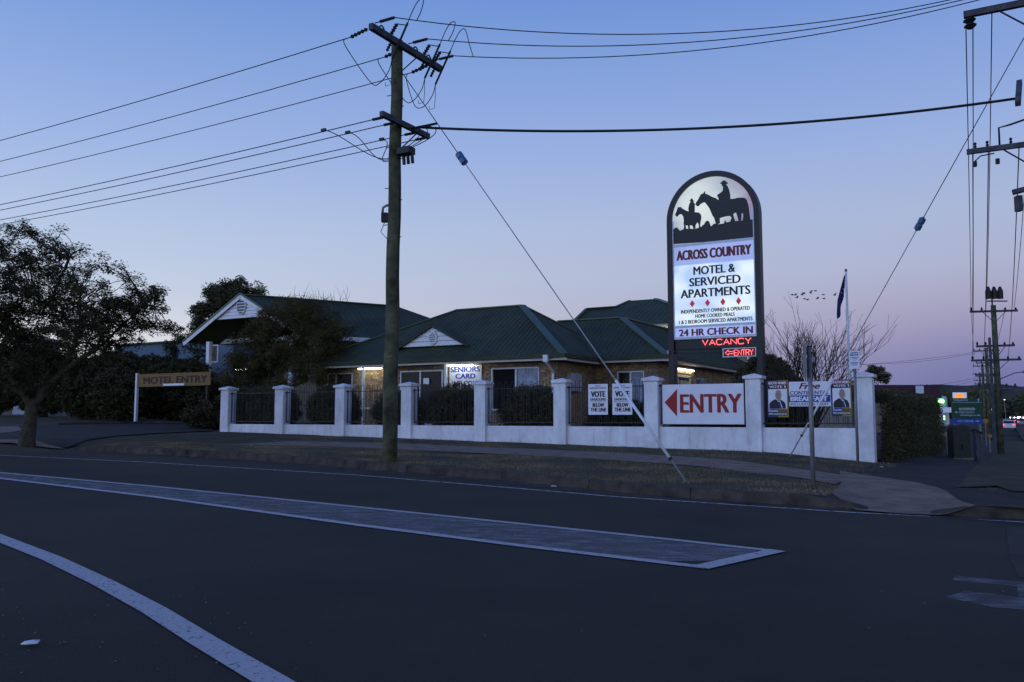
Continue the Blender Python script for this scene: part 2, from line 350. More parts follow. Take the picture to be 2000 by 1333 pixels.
# driveway into the motel
def fore_z(s, t): k = max(sm(8.2, 10.4, -t), sm(-25, -22.4, s) * sm(6.5, 8.4, -t)); return G(s, t) * (1 - k) + (road_z(s) - .004) * k
sheet('forecourt', M_dirt, lsp(-70, -22.1, 40), lsp(-30, 4, 20) + lsp(4.3, 10.9, 24), lambda s, t: fore_z(s, t) + (verge_z(s, t) - G(s, t)) * (1 - sm(8, 9, -t)))
def flat_patch(name, m, px, off):
    P = [ground_at(*q) for q in px]; bm = bmesh.new(); bm.faces.new([bm.verts.new((a, b, 0)) for a, b in P])
    for ax in (0, 1):
        lo_, hi_ = min(q[ax] for q in P), max(q[ax] for q in P); x = math.floor(lo_) + .5
        while x < hi_: bmesh.ops.bisect_plane(bm, geom=bm.verts[:] + bm.edges[:] + bm.faces[:], plane_co=(x, 0, 0) if ax == 0 else (0, x, 0), plane_no=(1, 0, 0) if ax == 0 else (0, 1, 0)); x += .8
    g = MB(); bm.verts.index_update(); g.v = [F(v.co.x, v.co.y, fore_z(v.co.x, v.co.y) + off) for v in bm.verts]; g.f = [tuple(v.index for v in f.verts) for f in bm.faces]; bm.free(); return struct(g.build(name, m))
flat_patch('driveway', M_path_bit, ((-60, 858), (-60, 838), (40, 834), (130, 830), (260, 829), (420, 831), (415, 843), (330, 847), (230, 853), (130, 866)), .034)
flat_patch('driveway_apron', M_conc, ((-60, 872), (-60, 860), (60, 861), (132, 867.5), (100, 871)), .040)
flat_patch('driveway_edge', M_conc, ((-60, 850), (-60, 836), (36, 835), (42, 842), (20, 847)), .040)
ed = [ground_at(*q) for q in ((112, 831.5), (180, 830), (300, 828.5), (360, 828.5))]
struct(MB().path([F(s, t, G(s, t) + .05) for s, t in ed], .09, 6).build('driveway_kerb', M_kerb))
sheet('garden', M_dirt, lsp(-22.3, -2.9, 24), [-24 + 23.7 * k / 12 for k in range(13)], lambda s, t: G(s, t) + .03)

# ---- painted markings
P_line = paint('worn line paint', (.44, .40, .38), .9, 30)
P_edge = paint('edge line paint', (.46, .42, .40), .72, 14)
P_fill = paint('scuffed island paint', (.25, .23, .22), .62, 3.2, (TH + .45, (.8, 2.6, 1)), .30, .3)
P_old = paint('almost gone paint', (.36, .34, .34), .55, 3.0, (TH, (.7, 2, 1)), .10, .35)
M_patch = mat('newer asphalt', (.062, .05, .036), .9, .25, .8, .5, 80, spec=.2)
def marking(name, ctr, wd, m, off=.005, label=None):
    mb = MB(); n = len(ctr)
    for i, (s, d) in enumerate(ctr):
        a = Vector(ctr[max(0, i - 1)]); b = Vector(ctr[min(n - 1, i + 1)]); e = (b - a).normalized(); nn = Vector((-e.y, e.x)) * (wd[i] if isinstance(wd, list) else wd) / 2
        for q in (Vector((s, d)) + nn, Vector((s, d)) - nn): mb.v.append(F(q.x, -q.y, road_z(q.x) + off))
    for i in range(n - 1): mb.f.append((2 * i, 2 * i + 1, 2 * i + 3, 2 * i + 2))
    return struct(mb.build(name, m))
marking('edge_line', [(-60, 12.2), (-40, 11.7), (-28, 11.3), (-20.9, 10.92), (-16.5, 10.3), (-10.8, 10.12), (-8, 10.45), (-5.2, 10.83), (-3.5, 10.84), (-1.9, 10.8), (-.9, 10.62), (.4, 10.55), (6, 10.6)], .09, P_edge)
up = [(-40, 13.4), (-24, 13.6), (-15.8, 13.92), (-11.7, 13.98), (-8.2, 14.2), (-4.95, 14.44), (-3.07, 14.59), (-1.96, 14.72)]
lo = [(-40, 13.75), (-24, 14.1), (-14.6, 14.6), (-10.3, 15.0), (-6.2, 15.6), (-4.15, 15.82), (-2.58, 15.93), (-2.22, 15.95)]
marking('island_line', up, .11, P_line, .009); marking('island_line', lo, .13, P_line, .009); marking('island_line', [(-1.93, 14.68), (-2.27, 16.0)], .17, P_line, .012)
mb = MB(); ss = lsp(-38, -2.1, 60)
for s in ss:
    a, b = interp(up, s), interp(lo, s)
    if s > -2.22: b = a + (b - a) * .6
    for d in (a, b): mb.v.append(F(s, -d, road_z(s) + .005))
for i in range(59): mb.f.append((2 * i, 2 * i + 1, 2 * i + 3, 2 * i + 2))
struct(mb.build('painted_island', P_fill))
ll = [(-30, 14.5), (-20, 15.6), (-13, 17.0), (-8.28, 18.3), (-6.92, 18.67), (-5.71, 19.06), (-4.7, 19.42), (-3.85, 19.76), (-3.06, 20.06), (-2.2, 20.4), (-1, 20.8)]
marking('lane_line', ll, .16, P_line, .008)
marking('faded_arrow', [(-.42, 15.25), (-.1, 15.25), (.3, 15.2), (2.2, 15.2)], [.25, .2, .3, .3], P_old, .006)
marking('faded_arrow', [(-.38, 15.95), (-.1, 16.05), (.3, 16.05), (2.2, 16.0)], [.35, .5, .3, .3], P_old, .006)
marking('faded_arrow', [(.02, 15.6), (.4, 15.6), (1.2, 15.6)], [.8, .9, .9], P_old, .0045)
pq = [ground_at(*q) for q in ((1965, 1030), (2040, 1028), (2060, 1135), (1990, 1128), (1972, 1090))]; struct(MB().poly([F(a, b, road_z(a) + .0035) for a, b in pq]).build('road_patch', M_patch))
mb = MB()
for t in (8, 20, 32, 44, 56, 80, 104): mb.poly([F(5.2 - .03 * t, t, G(1.2, t) - .094), F(5.34 - .03 * t, t, G(1.2, t) - .094), F(5.2 - .03 * t, t + 6, G(1.2, t + 6) - .094), F(5.06 - .03 * t, t + 6, G(1.2, t + 6) - .094)])
struct(mb.build('street_line', P_line))

# ---- grass on the verge
def blades(name, pts, h0, h1, m):
    n = len(pts); P = np.array(pts); az = RNG.uniform(0, 2 * np.pi, n); hh = RNG.uniform(h0, h1, n); ln = RNG.uniform(.1, .9, n) * hh; wd = RNG.uniform(.003, .008, n)
    dx, dy = np.cos(az), np.sin(az)
    a = P + np.stack([-dy * wd, dx * wd, 0 * wd - .005], 1); b = P + np.stack([dy * wd, -dx * wd, 0 * wd - .005], 1); c = P + np.stack([dx * ln, dy * ln, hh], 1)
    V = np.stack([a, b, c], 1).reshape(-1, 3); me = bpy.data.meshes.new(name); me.vertices.add(3 * n); me.vertices.foreach_set('co', V.ravel())
    me.loops.add(3 * n); me.loops.foreach_set('vertex_index', np.arange(3 * n)); me.polygons.add(n); me.polygons.foreach_set('loop_start', np.arange(0, 3 * n, 3)); me.polygons.foreach_set('loop_total', np.full(n, 3))
    me.update(); me.validate(); me.materials.append(m); o = bpy.data.objects.new(name, me); C.objects.link(o); return o
pts = []
def patch(s, d): return math.sin(s * 1.9 + 2 * math.sin(d * 1.3)) + math.sin(d * 2.7 + s * .8) + random.uniform(-1, 1)
while len(pts) < 56000:
    s = random.uniform(-22, -2.25); k = random.random()
    if k < .72: lo_ = max(5.0, interp([(-19, 6.3), (-15.7, 5.1), (-8.5, 5.2), (-5.5, 5.9), (-3.2, 7.3), (-2.4, 8.6)], s)); d = random.uniform(lo_, dk(s) - .12)
    elif k < .95: d = random.uniform(.0, interp([(-19, 4.0), (-15.7, 2.75), (-8.5, 2.85), (-5.5, 3.5), (-3.2, 4.6)], s))
    else: s = random.uniform(-.7, .95); d = random.uniform(-14, 8)
    if patch(s, d) < random.uniform(-.8, 1.2): continue
    p = F(s, -d, verge_z(s, -d)); pts.append(tuple(p))
tag(blades('grass', pts, .012, .05, M_straw), 'short dry grass on the verge between kerb and fence', 'grass', kind='stuff')

# ================================================================== FENCE
PS = [-25.29, -22.55, -19.75, -16.96, -14.15, -11.40, -8.57, -5.75, -3.04]
fence = thing('boundary_fence', 'white rendered pillar fence with black hooped steel infill in front of the motel', 'fence', F(-14, 0, G(-14, 0)))
PW = .20; TOP = 2.30; WALLTOP = 1.04
for i, s in enumerate(PS):
    zb = G(s, 0) - .15; wdt = PW if i < 8 else .21
    pl = MB().box(s - wdt, s + wdt, -.2, .2, zb, TOP - .02 * (i == 8)).build('pillar', M_white, fence, bevel=.012)
    c = MB(); z = TOP - .02 * (i == 8) + .001; e = wdt + .055; te = .2 + .055
    c.box(s - e, s + e, -te, te, z, z + .075); 
    n = len(c.v); c.v += [F(s - e, -te, z + .075), F(s + e, -te, z + .075), F(s + e, te, z + .075), F(s - e, te, z + .075), F(s, 0, z + .15)]; c.f += [(n, n + 1, n + 4), (n + 1, n + 2, n + 4), (n + 2, n + 3, n + 4), (n + 3, n, n + 4)]
    c.build('cap', M_white, pl, bevel=.006)
hoop = MB(); HW = .055
for k in range(9): a = math.pi * k / 8; hoop.v.append(Vector((-HW * math.cos(a), 0, HW * math.sin(a) + 1.22)))
arc = list(hoop.v); hoop = MB(); hoop.path([Vector((-HW, 0, 0))] + arc + [Vector((HW, 0, 0))], .008, 5); me_hoop = bpy.data.meshes.new('hoop_picket'); me_hoop.from_pydata([tuple(v) for v in hoop.v], [], hoop.f); me_hoop.materials.append(M_black)
pk = MB(); pk.path([(0, 0, 0), (0, 0, 1.14)], .008, 5); me_pk = bpy.data.meshes.new('picket'); me_pk.from_pydata([tuple(v) for v in pk.v], [], pk.f); me_pk.materials.append(M_black)
for i in range(8):
    a, b = PS[i] + PW, PS[i + 1] - PW
    MB().box(a - .03, b + .03, -.1, .1, min(G(a, 0), G(b, 0)) - .2, WALLTOP - .002 * i).build('low_wall', M_white, fence, bevel=.008)
    for z in (1.14, 2.17):
        r = MB(); r.bar(F(a - .02, -.0, z), F(b + .02, -.0, z), .025, .025); r.build('rail', M_black, fence)
    for q in (a + .06, b - .06):
        r = MB(); r.bar(F(q - .1 * (1 if q < (a + b) / 2 else -1), -.06, 2.17), F(q, -.06, 2.17), .05, .05); r.box(q - .012, q + .012, -.08, -.055, 1.1, 2.22); r.build('bracket', M_black, fence)
    n = int((b - a - .1) / .22); st = (b - a - .1) / n
    for k in range(n):
        s = a + .05 + st * (k + .5); inst('hoop_picket', me_hoop, fence, F(s, .02, 1.10))
        inst('picket', me_pk, fence, F(s + st / 2, .02, 1.09)) if k < n - 1 else None

# ---- things tied to the fence
def board(name, label, cat, box, t, m, thick=.006, group=None):
    a0, a1, b0, b1 = box; th = thing(name, label, cat, F((a0 + a1) / 2, t, b0), group)
    MB().box(a0, a1, t, t + thick, b0, b1).build('panel', m, th); return th
TB = -.075
eb = pbox(1294, 1454.5, 750.5, 829, TB); es = board('entry_sign', 'large white banner with red arrow and the word ENTRY on the fence', 'sign', eb, TB, M_sign)
pl = wall_place(TB - .004)
letter('ENTRY', pbox(1328, 1449, 770, 806.5, TB), pl, M_red, es, .035)
ar = [fp(1298, 786.5, TB), fp(1322.5, 760, TB), fp(1322.5, 814, TB)]
MB().poly([F(s, TB - .004, z) for s, z in ar]).build('arrow', M_red, es)
for k, (xa, xb, lab) in enumerate(((1149, 1187, 'white election placard reading VOTE BELOW THE LINE, nearer the meter box'), (1196, 1234.5, 'white election placard reading VOTE BELOW THE LINE, crossed by the stay wire'))):
    b = pbox(xa, xb, 750.5 - k, 810.5, TB); th = board('election_placard', lab, 'placard', b, TB, M_sign, group='ungrouped candidate placards'); a0, a1, b0, b1 = b; wx = a1 - a0; h = b1 - b0
    B = lambda u0, u1, v0, v1: (a0 + u0 * wx, a0 + u1 * wx, b1 - v1 * h, b1 - v0 * h)
    for txt, bx, bo in (('FOR AN', (.35, .65, .045, .085), .02), ('INDEPENDENT COUNCIL', (.07, .93, .11, .155), .02), ('VOTE', (.14, .88, .235, .42), .055), ('UNGROUPED', (.10, .92, .46, .545), .03), ('BELOW', (.22, .82, .625, .745), .05), ('THE LINE', (.11, .93, .775, .895), .05)):
        letter(txt, B(*bx), pl, M_ink, th, bo)
    MB().poly([pl(*q) for q in ((a0 + .07 * wx, b1 - .588 * h), (a0 + .93 * wx, b1 - .588 * h), (a0 + .93 * wx, b1 - .578 * h), (a0 + .07 * wx, b1 - .578 * h))]).build('ruled_line', M_ink, th)
def flat(th, pts, m, name, off=.004, T=TB): MB().poly([F(a, T - off, b) for a, b in pts]).build(name, m, th)
def rect(bx): a0, a1, b0, b1 = bx; return [(a0, b0), (a1, b0), (a1, b1), (a0, b1)]
for k, (xa, xb, lab) in enumerate(((1499, 1540, 'candidate poster with a suited man, beside the eighth fence pillar'), (1624.5, 1663.5, 'candidate poster with a suited man, beside the corner pillar'))):
    b = pbox(xa, xb, 743.5 - k * 2, 815.5 - k * 2, TB); T = TB - .012; th = board('candidate_poster', lab, 'poster', b, T, M_navy, group='candidate posters'); a0, a1, b0, b1 = b; wx = a1 - a0; h = b1 - b0
    B = lambda u0, u1, v0, v1: (a0 + u0 * wx, a0 + u1 * wx, b1 - v1 * h, b1 - v0 * h)
    Q = lambda pts: [(a0 + u * wx, b1 - v * h) for u, v in pts]
    flat(th, rect(B(.5, 1, .0, 1)), M_gold, 'gold_border', .002, T); flat(th, rect(B(.03, .95, .015, .225)), mat('poster red', (.24, .02, .025), .6), 'heading_band', .004, T); flat(th, rect(B(.03, .95, .125, .225)), M_ink, 'vote_band', .006, T)
    flat(th, rect(B(.05, .94, .235, .77)), M_sign, 'photo_background', .004, T)
    flat(th, Q([(.09, .765), (.08, .66), (.14, .585), (.36, .51), (.62, .52), (.80, .58), (.87, .66), (.88, .765)]), M_suit, 'printed_suit', .006, T)
    flat(th, Q([(.42, .51), (.58, .51), (.72, .74), (.68, .765), (.55, .60)]), M_sign, 'printed_shirt', .008, T)
    flat(th, Q([(.52, .58), (.60, .58), (.70, .765), (.60, .765)]), M_blue, 'printed_tie', .010, T)
    hd = [(.53 + .165 * math.cos(a) * (1 - .12 * (math.sin(a) < 0)), .395 - .135 * math.sin(a)) for a in [2 * math.pi * i / 20 for i in range(20)]]
    flat(th, Q([(.46, .48), (.62, .48), (.60, .56), (.50, .56)]), M_skin, 'printed_neck', .009, T); flat(th, Q(hd), M_skin, 'printed_face', .011, T)
    flat(th, Q([(.53 + .172 * math.cos(a), .385 - .14 * math.sin(a)) for a in [math.pi * (-.05 + .28 * i / 8) for i in range(9)]] + [(.645, .33), (.672, .40)]), M_alu, 'printed_hair', .0115, T); flat(th, Q([(.53 - .172 * math.cos(a), .385 - .14 * math.sin(a)) for a in [math.pi * (-.05 + .28 * i / 8) for i in range(9)]] + [(.415, .33), (.388, .40)]), M_alu, 'printed_hair', .0115, T)
    for ex in (.475, .585): flat(th, Q([(ex - .033, .383), (ex, .390), (ex + .033, .383), (ex, .373)]), M_suit, 'printed_eye', .0118, T)
    flat(th, Q([(.515, .43), (.53, .39), (.545, .43), (.53, .437)]), mat('printed shade', (.19, .11, .085), .7), 'printed_nose', .0117, T); flat(th, Q([(.47, .462), (.53, .470), (.59, .462), (.53, .482)]), M_maroonp, 'printed_mouth', .0117, T)
    flat(th, rect(B(.03, .52, .775, .865)), M_blue, 'name_band', .006, T); flat(th, rect(B(.52, .95, .775, .865)), M_gold, 'surname_band', .006, T); flat(th, rect(B(.03, .95, .865, .955)), M_ink, 'party_band', .006, T)
    pp = wall_place(T - .0125)
    letter('SOUTH WARD', B(.06, .92, .035, .11), pp, M_sign, th, .05); letter('VOTE', B(.10, .74, .14, .205), pp, M_sign, th, .07); flat(th, Q([(.84, .205), (.84, .160), (.80, .168), (.80, .156), (.85, .140), (.895, .140), (.895, .205)]), M_sign, 'printed_numeral', .0125, T)
    letter('Kevin', B(.06, .48, .785, .855), pp, M_sign, th, .02); letter('Parker', B(.55, .93, .785, .855), pp, M_maroonp, th, .02); letter('PROGRESSIVE', B(.06, .93, .885, .94), pp, M_sign, th, .02)
b = pbox(1541, 1622.5, 745.5, 794, TB); th = board('breakfast_banner', 'white and blue banner advertising free continental breakfast between two posters', 'banner', b, TB, M_sign); a0, a1, b0, b1 = b; wx = a1 - a0; h = b1 - b0
B = lambda u0, u1, v0, v1: (a0 + u0 * wx, a0 + u1 * wx, b1 - v1 * h, b1 - v0 * h)
flat(th, rect(B(.0, .99, .555, .83)), M_blue, 'blue_band', .003)
letter('Free', B(.24, .76, .05, .30), pl, M_maroonp, th, .05, .35); letter('CONTINENTAL', B(.02, .96, .375, .53), pl, M_purple, th, .04, .15); letter('BREAKFAST', B(.03, .93, .60, .79), wall_place(TB - .0055), M_sign, th, .08); letter('INCLUDED IN TARIFF', B(.03, .95, .855, .965), pl, M_purple, th, .02, .15)

# ================================================================== PYLON SIGN
TS = 1.3; pyl = thing('motel_pylon_sign', 'tall arched pylon sign lit from inside, with horse riders and motel name', 'sign', F(-7.14, TS, G(-7, TS)))
sL, sR, zTop = -8.50, -5.79, 8.40; cs = (sL + sR) / 2; rad = (sR - sL) / 2; zc = zTop - rad
def arch(r, zlow, n=28): return [(cs + r, zlow)] + [(cs + r * math.cos(math.pi * k / n), zc + r * math.sin(math.pi * k / n)) for k in range(n + 1)] + [(cs - r, zlow)]
zb = G(-7, TS) - .1; fw = .155
mb = MB(); o = arch(rad, zb); i_ = arch(rad - fw, zb); n = len(o)
for T in (TS - .16, TS + .16): mb.v += [F(a, T, z) for a, z in o] + [F(a, T, z) for a, z in i_]
for k in range(n - 1):
    mb.f += [(k, k + 1, n + k + 1, n + k), (2 * n + k, 3 * n + k, 3 * n + k + 1, 2 * n + k + 1), (k, 2 * n + k, 2 * n + k + 1, k + 1), (n + k, n + k + 1, 3 * n + k + 1, 3 * n + k)]
mb.build('frame', M_black, pyl)
def pz(y): return fp(1395, y, TS)[1]
ri = rad - fw - .004
zp = pz(473)
mb = MB(); oo = arch(ri, zp); mb.slab([F(a, TS - .10, z) for a, z in oo], .2, (F(0, 1, 0) - F(0, 0, 0))); 
pic = bpy.data.materials.new('backlit picture'); pic.use_nodes = True; t = pic.node_tree; bs = t.nodes['Principled BSDF']; geo = t.nodes.new('ShaderNodeNewGeometry')
nz = t.nodes.new('ShaderNodeTexNoise'); nz.inputs['Scale'].default_value = .9; nz.inputs['Detail'].default_value = 3; mpn = t.nodes.new('ShaderNodeMapping'); mpn.inputs['Scale'].default_value = (1, 1, 2.2); mpn.inputs['Location'].default_value = (.3, 0, .2); t.links.new(geo.outputs[0], mpn.inputs[0]); t.links.new(mpn.outputs[0], nz.inputs[0])
sx = t.nodes.new('ShaderNodeVectorMath'); sx.operation = 'DISTANCE'; t.links.new(geo.outputs[0], sx.inputs[0]); sx.inputs[1].default_value = F(-7.5, TS, 7.4)
cr = t.nodes.new('ShaderNodeValToRGB'); e = cr.color_ramp.elements
for k, (p, c) in enumerate([(0, (232, 240, 235)), (.28, (214, 226, 226)), (.5, (178, 190, 205)), (.68, (150, 130, 160)), (.8, (130, 135, 180))]):
    el_ = e[k] if k < 2 else e.new(p); el_.position = p; el_.color = lin(c)
mm = t.nodes.new('ShaderNodeMath'); mm.operation = 'MULTIPLY_ADD'; mm.inputs[1].default_value = .5; t.links.new(sx.outputs['Value'], mm.inputs[0]); ma = t.nodes.new('ShaderNodeMath'); ma.operation = 'MULTIPLY_ADD'; ma.inputs[1].default_value = .5; ma.inputs[2].default_value = -.25; t.links.new(nz.outputs[0], ma.inputs[0]); t.links.new(ma.outputs[0], mm.inputs[2]); t.links.new(mm.outputs[0], cr.inputs[0])
t.links.new(cr.outputs[0], bs.inputs['Emission Color']); bs.inputs['Emission Strength'].default_value = .85; bs.inputs['Base Color'].default_value = (.05, .05, .05, 1); bs.inputs['Roughness'].default_value = .4
mb.build('picture_panel', pic, pyl)
M_sil = mat('silhouette print', (.012, .013, .012), .5, .1)
def trace(pts, off, m, name):
    MB().poly([F(fp(1290 + x * .11254, 330 + y * .11254, TS - .1)[0], TS - .1 - off, fp(1290 + x * .11254, 330 + y * .11254, TS - .1)[1]) for x, y in pts]).build(name, m, pyl)
trace([(605, 620), (640, 655), (665, 650), (690, 620), (740, 590), (770, 585), (800, 620), (850, 690), (880, 760), (905, 820), (930, 850), (965, 970), (1035, 950), (1030, 862), (1060, 850), (1130, 830), (1205, 820), (1235, 850), (1205, 930), (1300, 920), (1262, 792), (1310, 757), (1362, 915), (1400, 900), (1412, 770), (1430, 775), (1438, 830), (1425, 900), (1560, 900), (1595, 885), (1560, 880), (1545, 760), (1530, 640), (1500, 540), (1470, 510), (1420, 500), (1330, 505), (1280, 520), (1215, 525), (1215, 470), (1195, 370), (1165, 300), (1140, 275), (1172, 255), (1165, 235), (1140, 230), (1130, 205), (1085, 205), (1065, 225), (1030, 255), (1060, 266), (1065, 295), (1085, 310), (1085, 350), (1080, 380), (1050, 410), (990, 450), (980, 475), (1003, 500), (1010, 545), (960, 510), (900, 490), (830, 450), (775, 430), (780, 385), (760, 400), (745, 425), (700, 445), (680, 480), (650, 540), (620, 580)], .004, M_sil, 'large_rider_silhouette')
trace([(250, 800), (285, 840), (300, 825), (330, 795), (365, 790), (395, 830), (405, 900), (400, 950), (420, 1060), (445, 1050), (440, 980), (475, 990), (485, 1045), (515, 1040), (510, 985), (550, 985), (575, 1045), (610, 1040), (610, 985), (640, 930), (660, 960), (670, 1040), (695, 1030), (690, 960), (712, 850), (705, 800), (670, 760), (595, 755), (600, 610), (570, 575), (590, 560), (565, 545), (555, 515), (525, 520), (520, 545), (500, 555), (525, 575), (500, 610), (482, 690), (490, 742), (430, 720), (370, 685), (362, 660), (345, 668), (300, 665), (290, 700), (270, 760)], .004, M_sil, 'small_rider_silhouette')
gl = [(222, 1310), (222, 1060), (250, 1030), (285, 1015), (310, 1045), (340, 1075), (400, 1050), (410, 1000), (430, 1040), (600, 1045), (700, 1010), (760, 960), (780, 920), (810, 900), (845, 915), (860, 960), (880, 1000), (920, 960), (945, 950), (1000, 965), (1100, 950), (1120, 880), (1140, 930), (1200, 920), (1350, 905), (1600, 880), (1625, 890), (1630, 1215)]
trace(gl, .0025, M_sil, 'skyline_silhouette')
def panel(name, y0, y1, m, T=TS - .10):
    MB().box(cs - ri, cs + ri, T, TS + .1, pz(y1), pz(y0)).build(name, m, pyl)
M_p1 = emit('backlit panel dim', (.36, .44, .74), .72, (.30, .37, .66)); M_p2 = emit('backlit panel bright', (.84, .93, .90), .76, (.40, .54, .78), 1.5); M_p3 = emit('backlit strip', (.36, .42, .75), .85, (.30, .36, .66))
panel('name_panel', 477.5, 514, M_p1); panel('main_panel', 515.5, 634, M_p2); panel('check_in_panel', 638.5, 656.5, M_p3)
M_trim = mat('sign trim', (.45, .5, .55), .4, .08, metal=.3)
for ya, yb in ((473, 477.4), (634.1, 638.4), (656.6, 661.5)): MB().box(cs - ri, cs + ri, TS - .125, TS + .12, pz(yb), pz(ya)).build('trim_strip', M_trim, pyl)
for sgn in (-1, 1):
    MB().box(cs + sgn * ri - .03, cs + sgn * ri + .03, TS - .13, TS - .101, pz(656), zc).build('trim_upright', M_trim, pyl)
PT = wall_place(TS - .104)
DK = mat('backlit dark red', (.16, .012, .016), .5, .05); DB = mat('backlit black', (.01, .012, .016), .5, .05)
for txt, bx, m, bo in (('ACROSS COUNTRY', (1321, 1468, 484, 503.5), DK, .055), ('MOTEL &', (1354, 1436, 518, 534.5), DB, .04), ('SERVICED', (1346, 1447, 540, 556.5), DB, .04), ('APARTMENTS', (1329, 1466, 562, 579), DB, .04), ('INDEPENDENTLY OWNED & OPERATED', (1330, 1465, 602, 609.5), DB, .04), ('HOME COOKED MEALS', (1358, 1435, 612.2, 619.5), DB, .04), ('1 & 2 BEDROOM SERVICED APARTMENTS', (1326, 1470, 622.5, 630), DB, .04), ('24 HR CHECK IN', (1326, 1471, 640.5, 654.5), DK, .055)):
    letter(txt, pbox(*bx, TS - .1), PT, m, pyl, bo)
for x in (1352, 1382, 1412, 1442.5):
    a = fp(x, 591 - (x - 1397) * .06, TS - .1); MB().poly([PT(a[0] + u, a[1] + v) for u, v in ((-.075, 0), (0, -.11), (.075, 0), (0, .11))]).build('diamond', emit('diamond red', (.5, .01, .02), .5), pyl)
MB().box(cs - ri, cs + ri, TS - .06, TS + .1, pz(681), pz(661.7)).build('neon_backing', M_black, pyl)
# neon tube letters: strokes
STK = {'V': [[(0, 1), (.5, 0), (1, 1)]], 'A': [[(0, 0), (.5, 1), (1, 0)], [(.22, .35), (.78, .35)]], 'C': [[(1, .85), (.85, 1), (.2, 1), (0, .8), (0, .2), (.2, 0), (.85, 0), (1, .15)]], 'N': [[(0, 0), (0, 1), (1, 0), (1, 1)]], 'Y': [[(0, 1), (.5, .5), (1, 1)], [(.5, .5), (.5, 0)]], 'E': [[(1, 1), (0, 1), (0, 0), (1, 0)], [(0, .5), (.8, .5)]], 'T': [[(0, 1), (1, 1)], [(.5, 1), (.5, 0)]], 'R': [[(0, 0), (0, 1), (.8, 1), (1, .85), (1, .6), (.8, .48), (0, .48)], [(.5, .48), (1, 0)]]}
def neon(text, bx, T, parent, r, gap=.28):
    a0, a1, b0, b1 = bx; cw = (a1 - a0) / (len(text) + gap * (len(text) - 1)); g = MB()
    for k, ch in enumerate(text):
        x0 = a0 + k * cw * (1 + gap)
        for st in STK[ch]: g.path([F(x0 + u * cw, T, b0 + v * (b1 - b0)) for u, v in st], r, 6)
    return g.build('neon_lettering', M_neon, parent, smooth=True)
neon('VACANCY', pbox(1372, 1467, 662.5, 673, TS - .1), TS - .1, pyl, .015)
a = pbox(1411.5, 1477, 679.5, 697.5, TS - .12)
nbx = MB().box(a[0], a[1], TS - .10, TS + .05, a[2], a[3]).build('neon_box', mat('neon box red', (.12, .006, .008), .5), pyl)
for q in ((a[0], a[1], a[3] - .025, a[3]), (a[0], a[1], a[2], a[2] + .025), (a[0], a[0] + .03, a[2] + .026, a[3] - .026), (a[1] - .03, a[1], a[2] + .026, a[3] - .026)): MB().box(q[0], q[1], TS - .125, TS - .101, q[2], q[3]).build('neon_box_frame', M_trim, nbx)
neon('ENTRY', pbox(1434, 1471, 683.5, 694, TS - .13), TS - .125, pyl, .012, .2)
ar = pbox(1416.5, 1432, 684, 694.5, TS - .13); am = (ar[2] + ar[3]) / 2; hh = (ar[3] - ar[2]) / 2; w_ = ar[1] - ar[0]
MB().path([F(ar[0] + u * w_, TS - .125, am + v * hh) for u, v in ((.4, 1), (0, 0), (.4, -1), (.4, -.4), (1, -.4), (1, .4), (.4, .4), (.4, 1))], .011, 6).build('neon_arrow', M_neon, pyl, smooth=True)
MB().box(cs - ri, a[0] - .02, TS - .03, TS + .06, pz(688), pz(684)).build('cross_rail', M_black, pyl)
MB().box(sL - .03, sL + .03, TS - .22, TS - .163, pz(690), pz(682)).build('switch_box', M_galv, pyl)

# ================================================================== MOTEL
mot = thing('motel_building', 'single storey tan brick motel with green hipped steel roof behind the fence', 'building', F(-19, 5, G(-19, 0)))
EZ = 3.50
def plane3(a, b, c):
    n = (Vector(b) - Vector(a)).cross(Vector(c) - Vector(a)).normalized(); return n if n.z > 0 else -n
def roof_plane(par, outline, eave, name='roof_sheet', step=.21):      # outline in frame coordinates, ribs run up the slope
    P = [F(*p) for p in outline]; nrm = plane3(P[0], P[1], P[2]); mb = MB(); mb.slab(P, .05, -nrm)
    e = (F(*eave[1]) - F(*eave[0])).normalized(); up = nrm.cross(e).normalized(); up = up if up.z > 0 else -up
    o = P[0]; q = [((p - o).dot(e), (p - o).dot(up)) for p in P]; x0, x1 = min(a for a, _ in q), max(a for a, _ in q); x = x0 + step
    while x < x1 - .05:
        ys = []
        for i in range(len(q)):
            (xa, ya), (xb, yb) = q[i], q[(i + 1) % len(q)]
            if (xa - x) * (xb - x) < 0: ys.append(ya + (yb - ya) * (x - xa) / (xb - xa))
        ys.sort()
        if len(ys) >= 2:
            A = o + e * x + up * (ys[0] + .02) + nrm * .004; Bp = o + e * x + up * (ys[-1] - .02) + nrm * .004
            if (A - Bp).length > .15: mb.bar(A, Bp, .024, .014, nrm)
        x += step
    return mb.build(name, M_roof, par)
def capline(par, a, b, wd=.2, name='ridge_cap'): 
    g = MB(); A, Bp = F(*a), F(*b); g.bar(A + Vector((0, 0, .012)), Bp + Vector((0, 0, .012)), wd, .05); return g.build(name, M_cap, par)
def gutter(par, a, b, m=M_roof, inward=(0, 0)):
    A, Bp = F(*a), F(*b); g = MB(); g.bar(A + Vector((0, 0, -.045)), Bp + Vector((0, 0, -.045)), .11, .13); o = g.build('gutter', m, par)
    g = MB(); g.bar(A + Vector((0, 0, -.155)) + (F(*inward, 0) - F(0, 0, 0)) * .09, Bp + Vector((0, 0, -.155)) + (F(*inward, 0) - F(0, 0, 0)) * .09, .022, .085); g.build('fascia', M_wpaint, par); return o
e1 = (-25.9, 4.2); c1 = (-13.4, 4.2); RZ = 5.86; rl1 = (-20.3, 7.9); rr1 = (-17.1, 7.9); bk1 = (-13.4, 11.6); bl1 = (-25.9, 11.6)
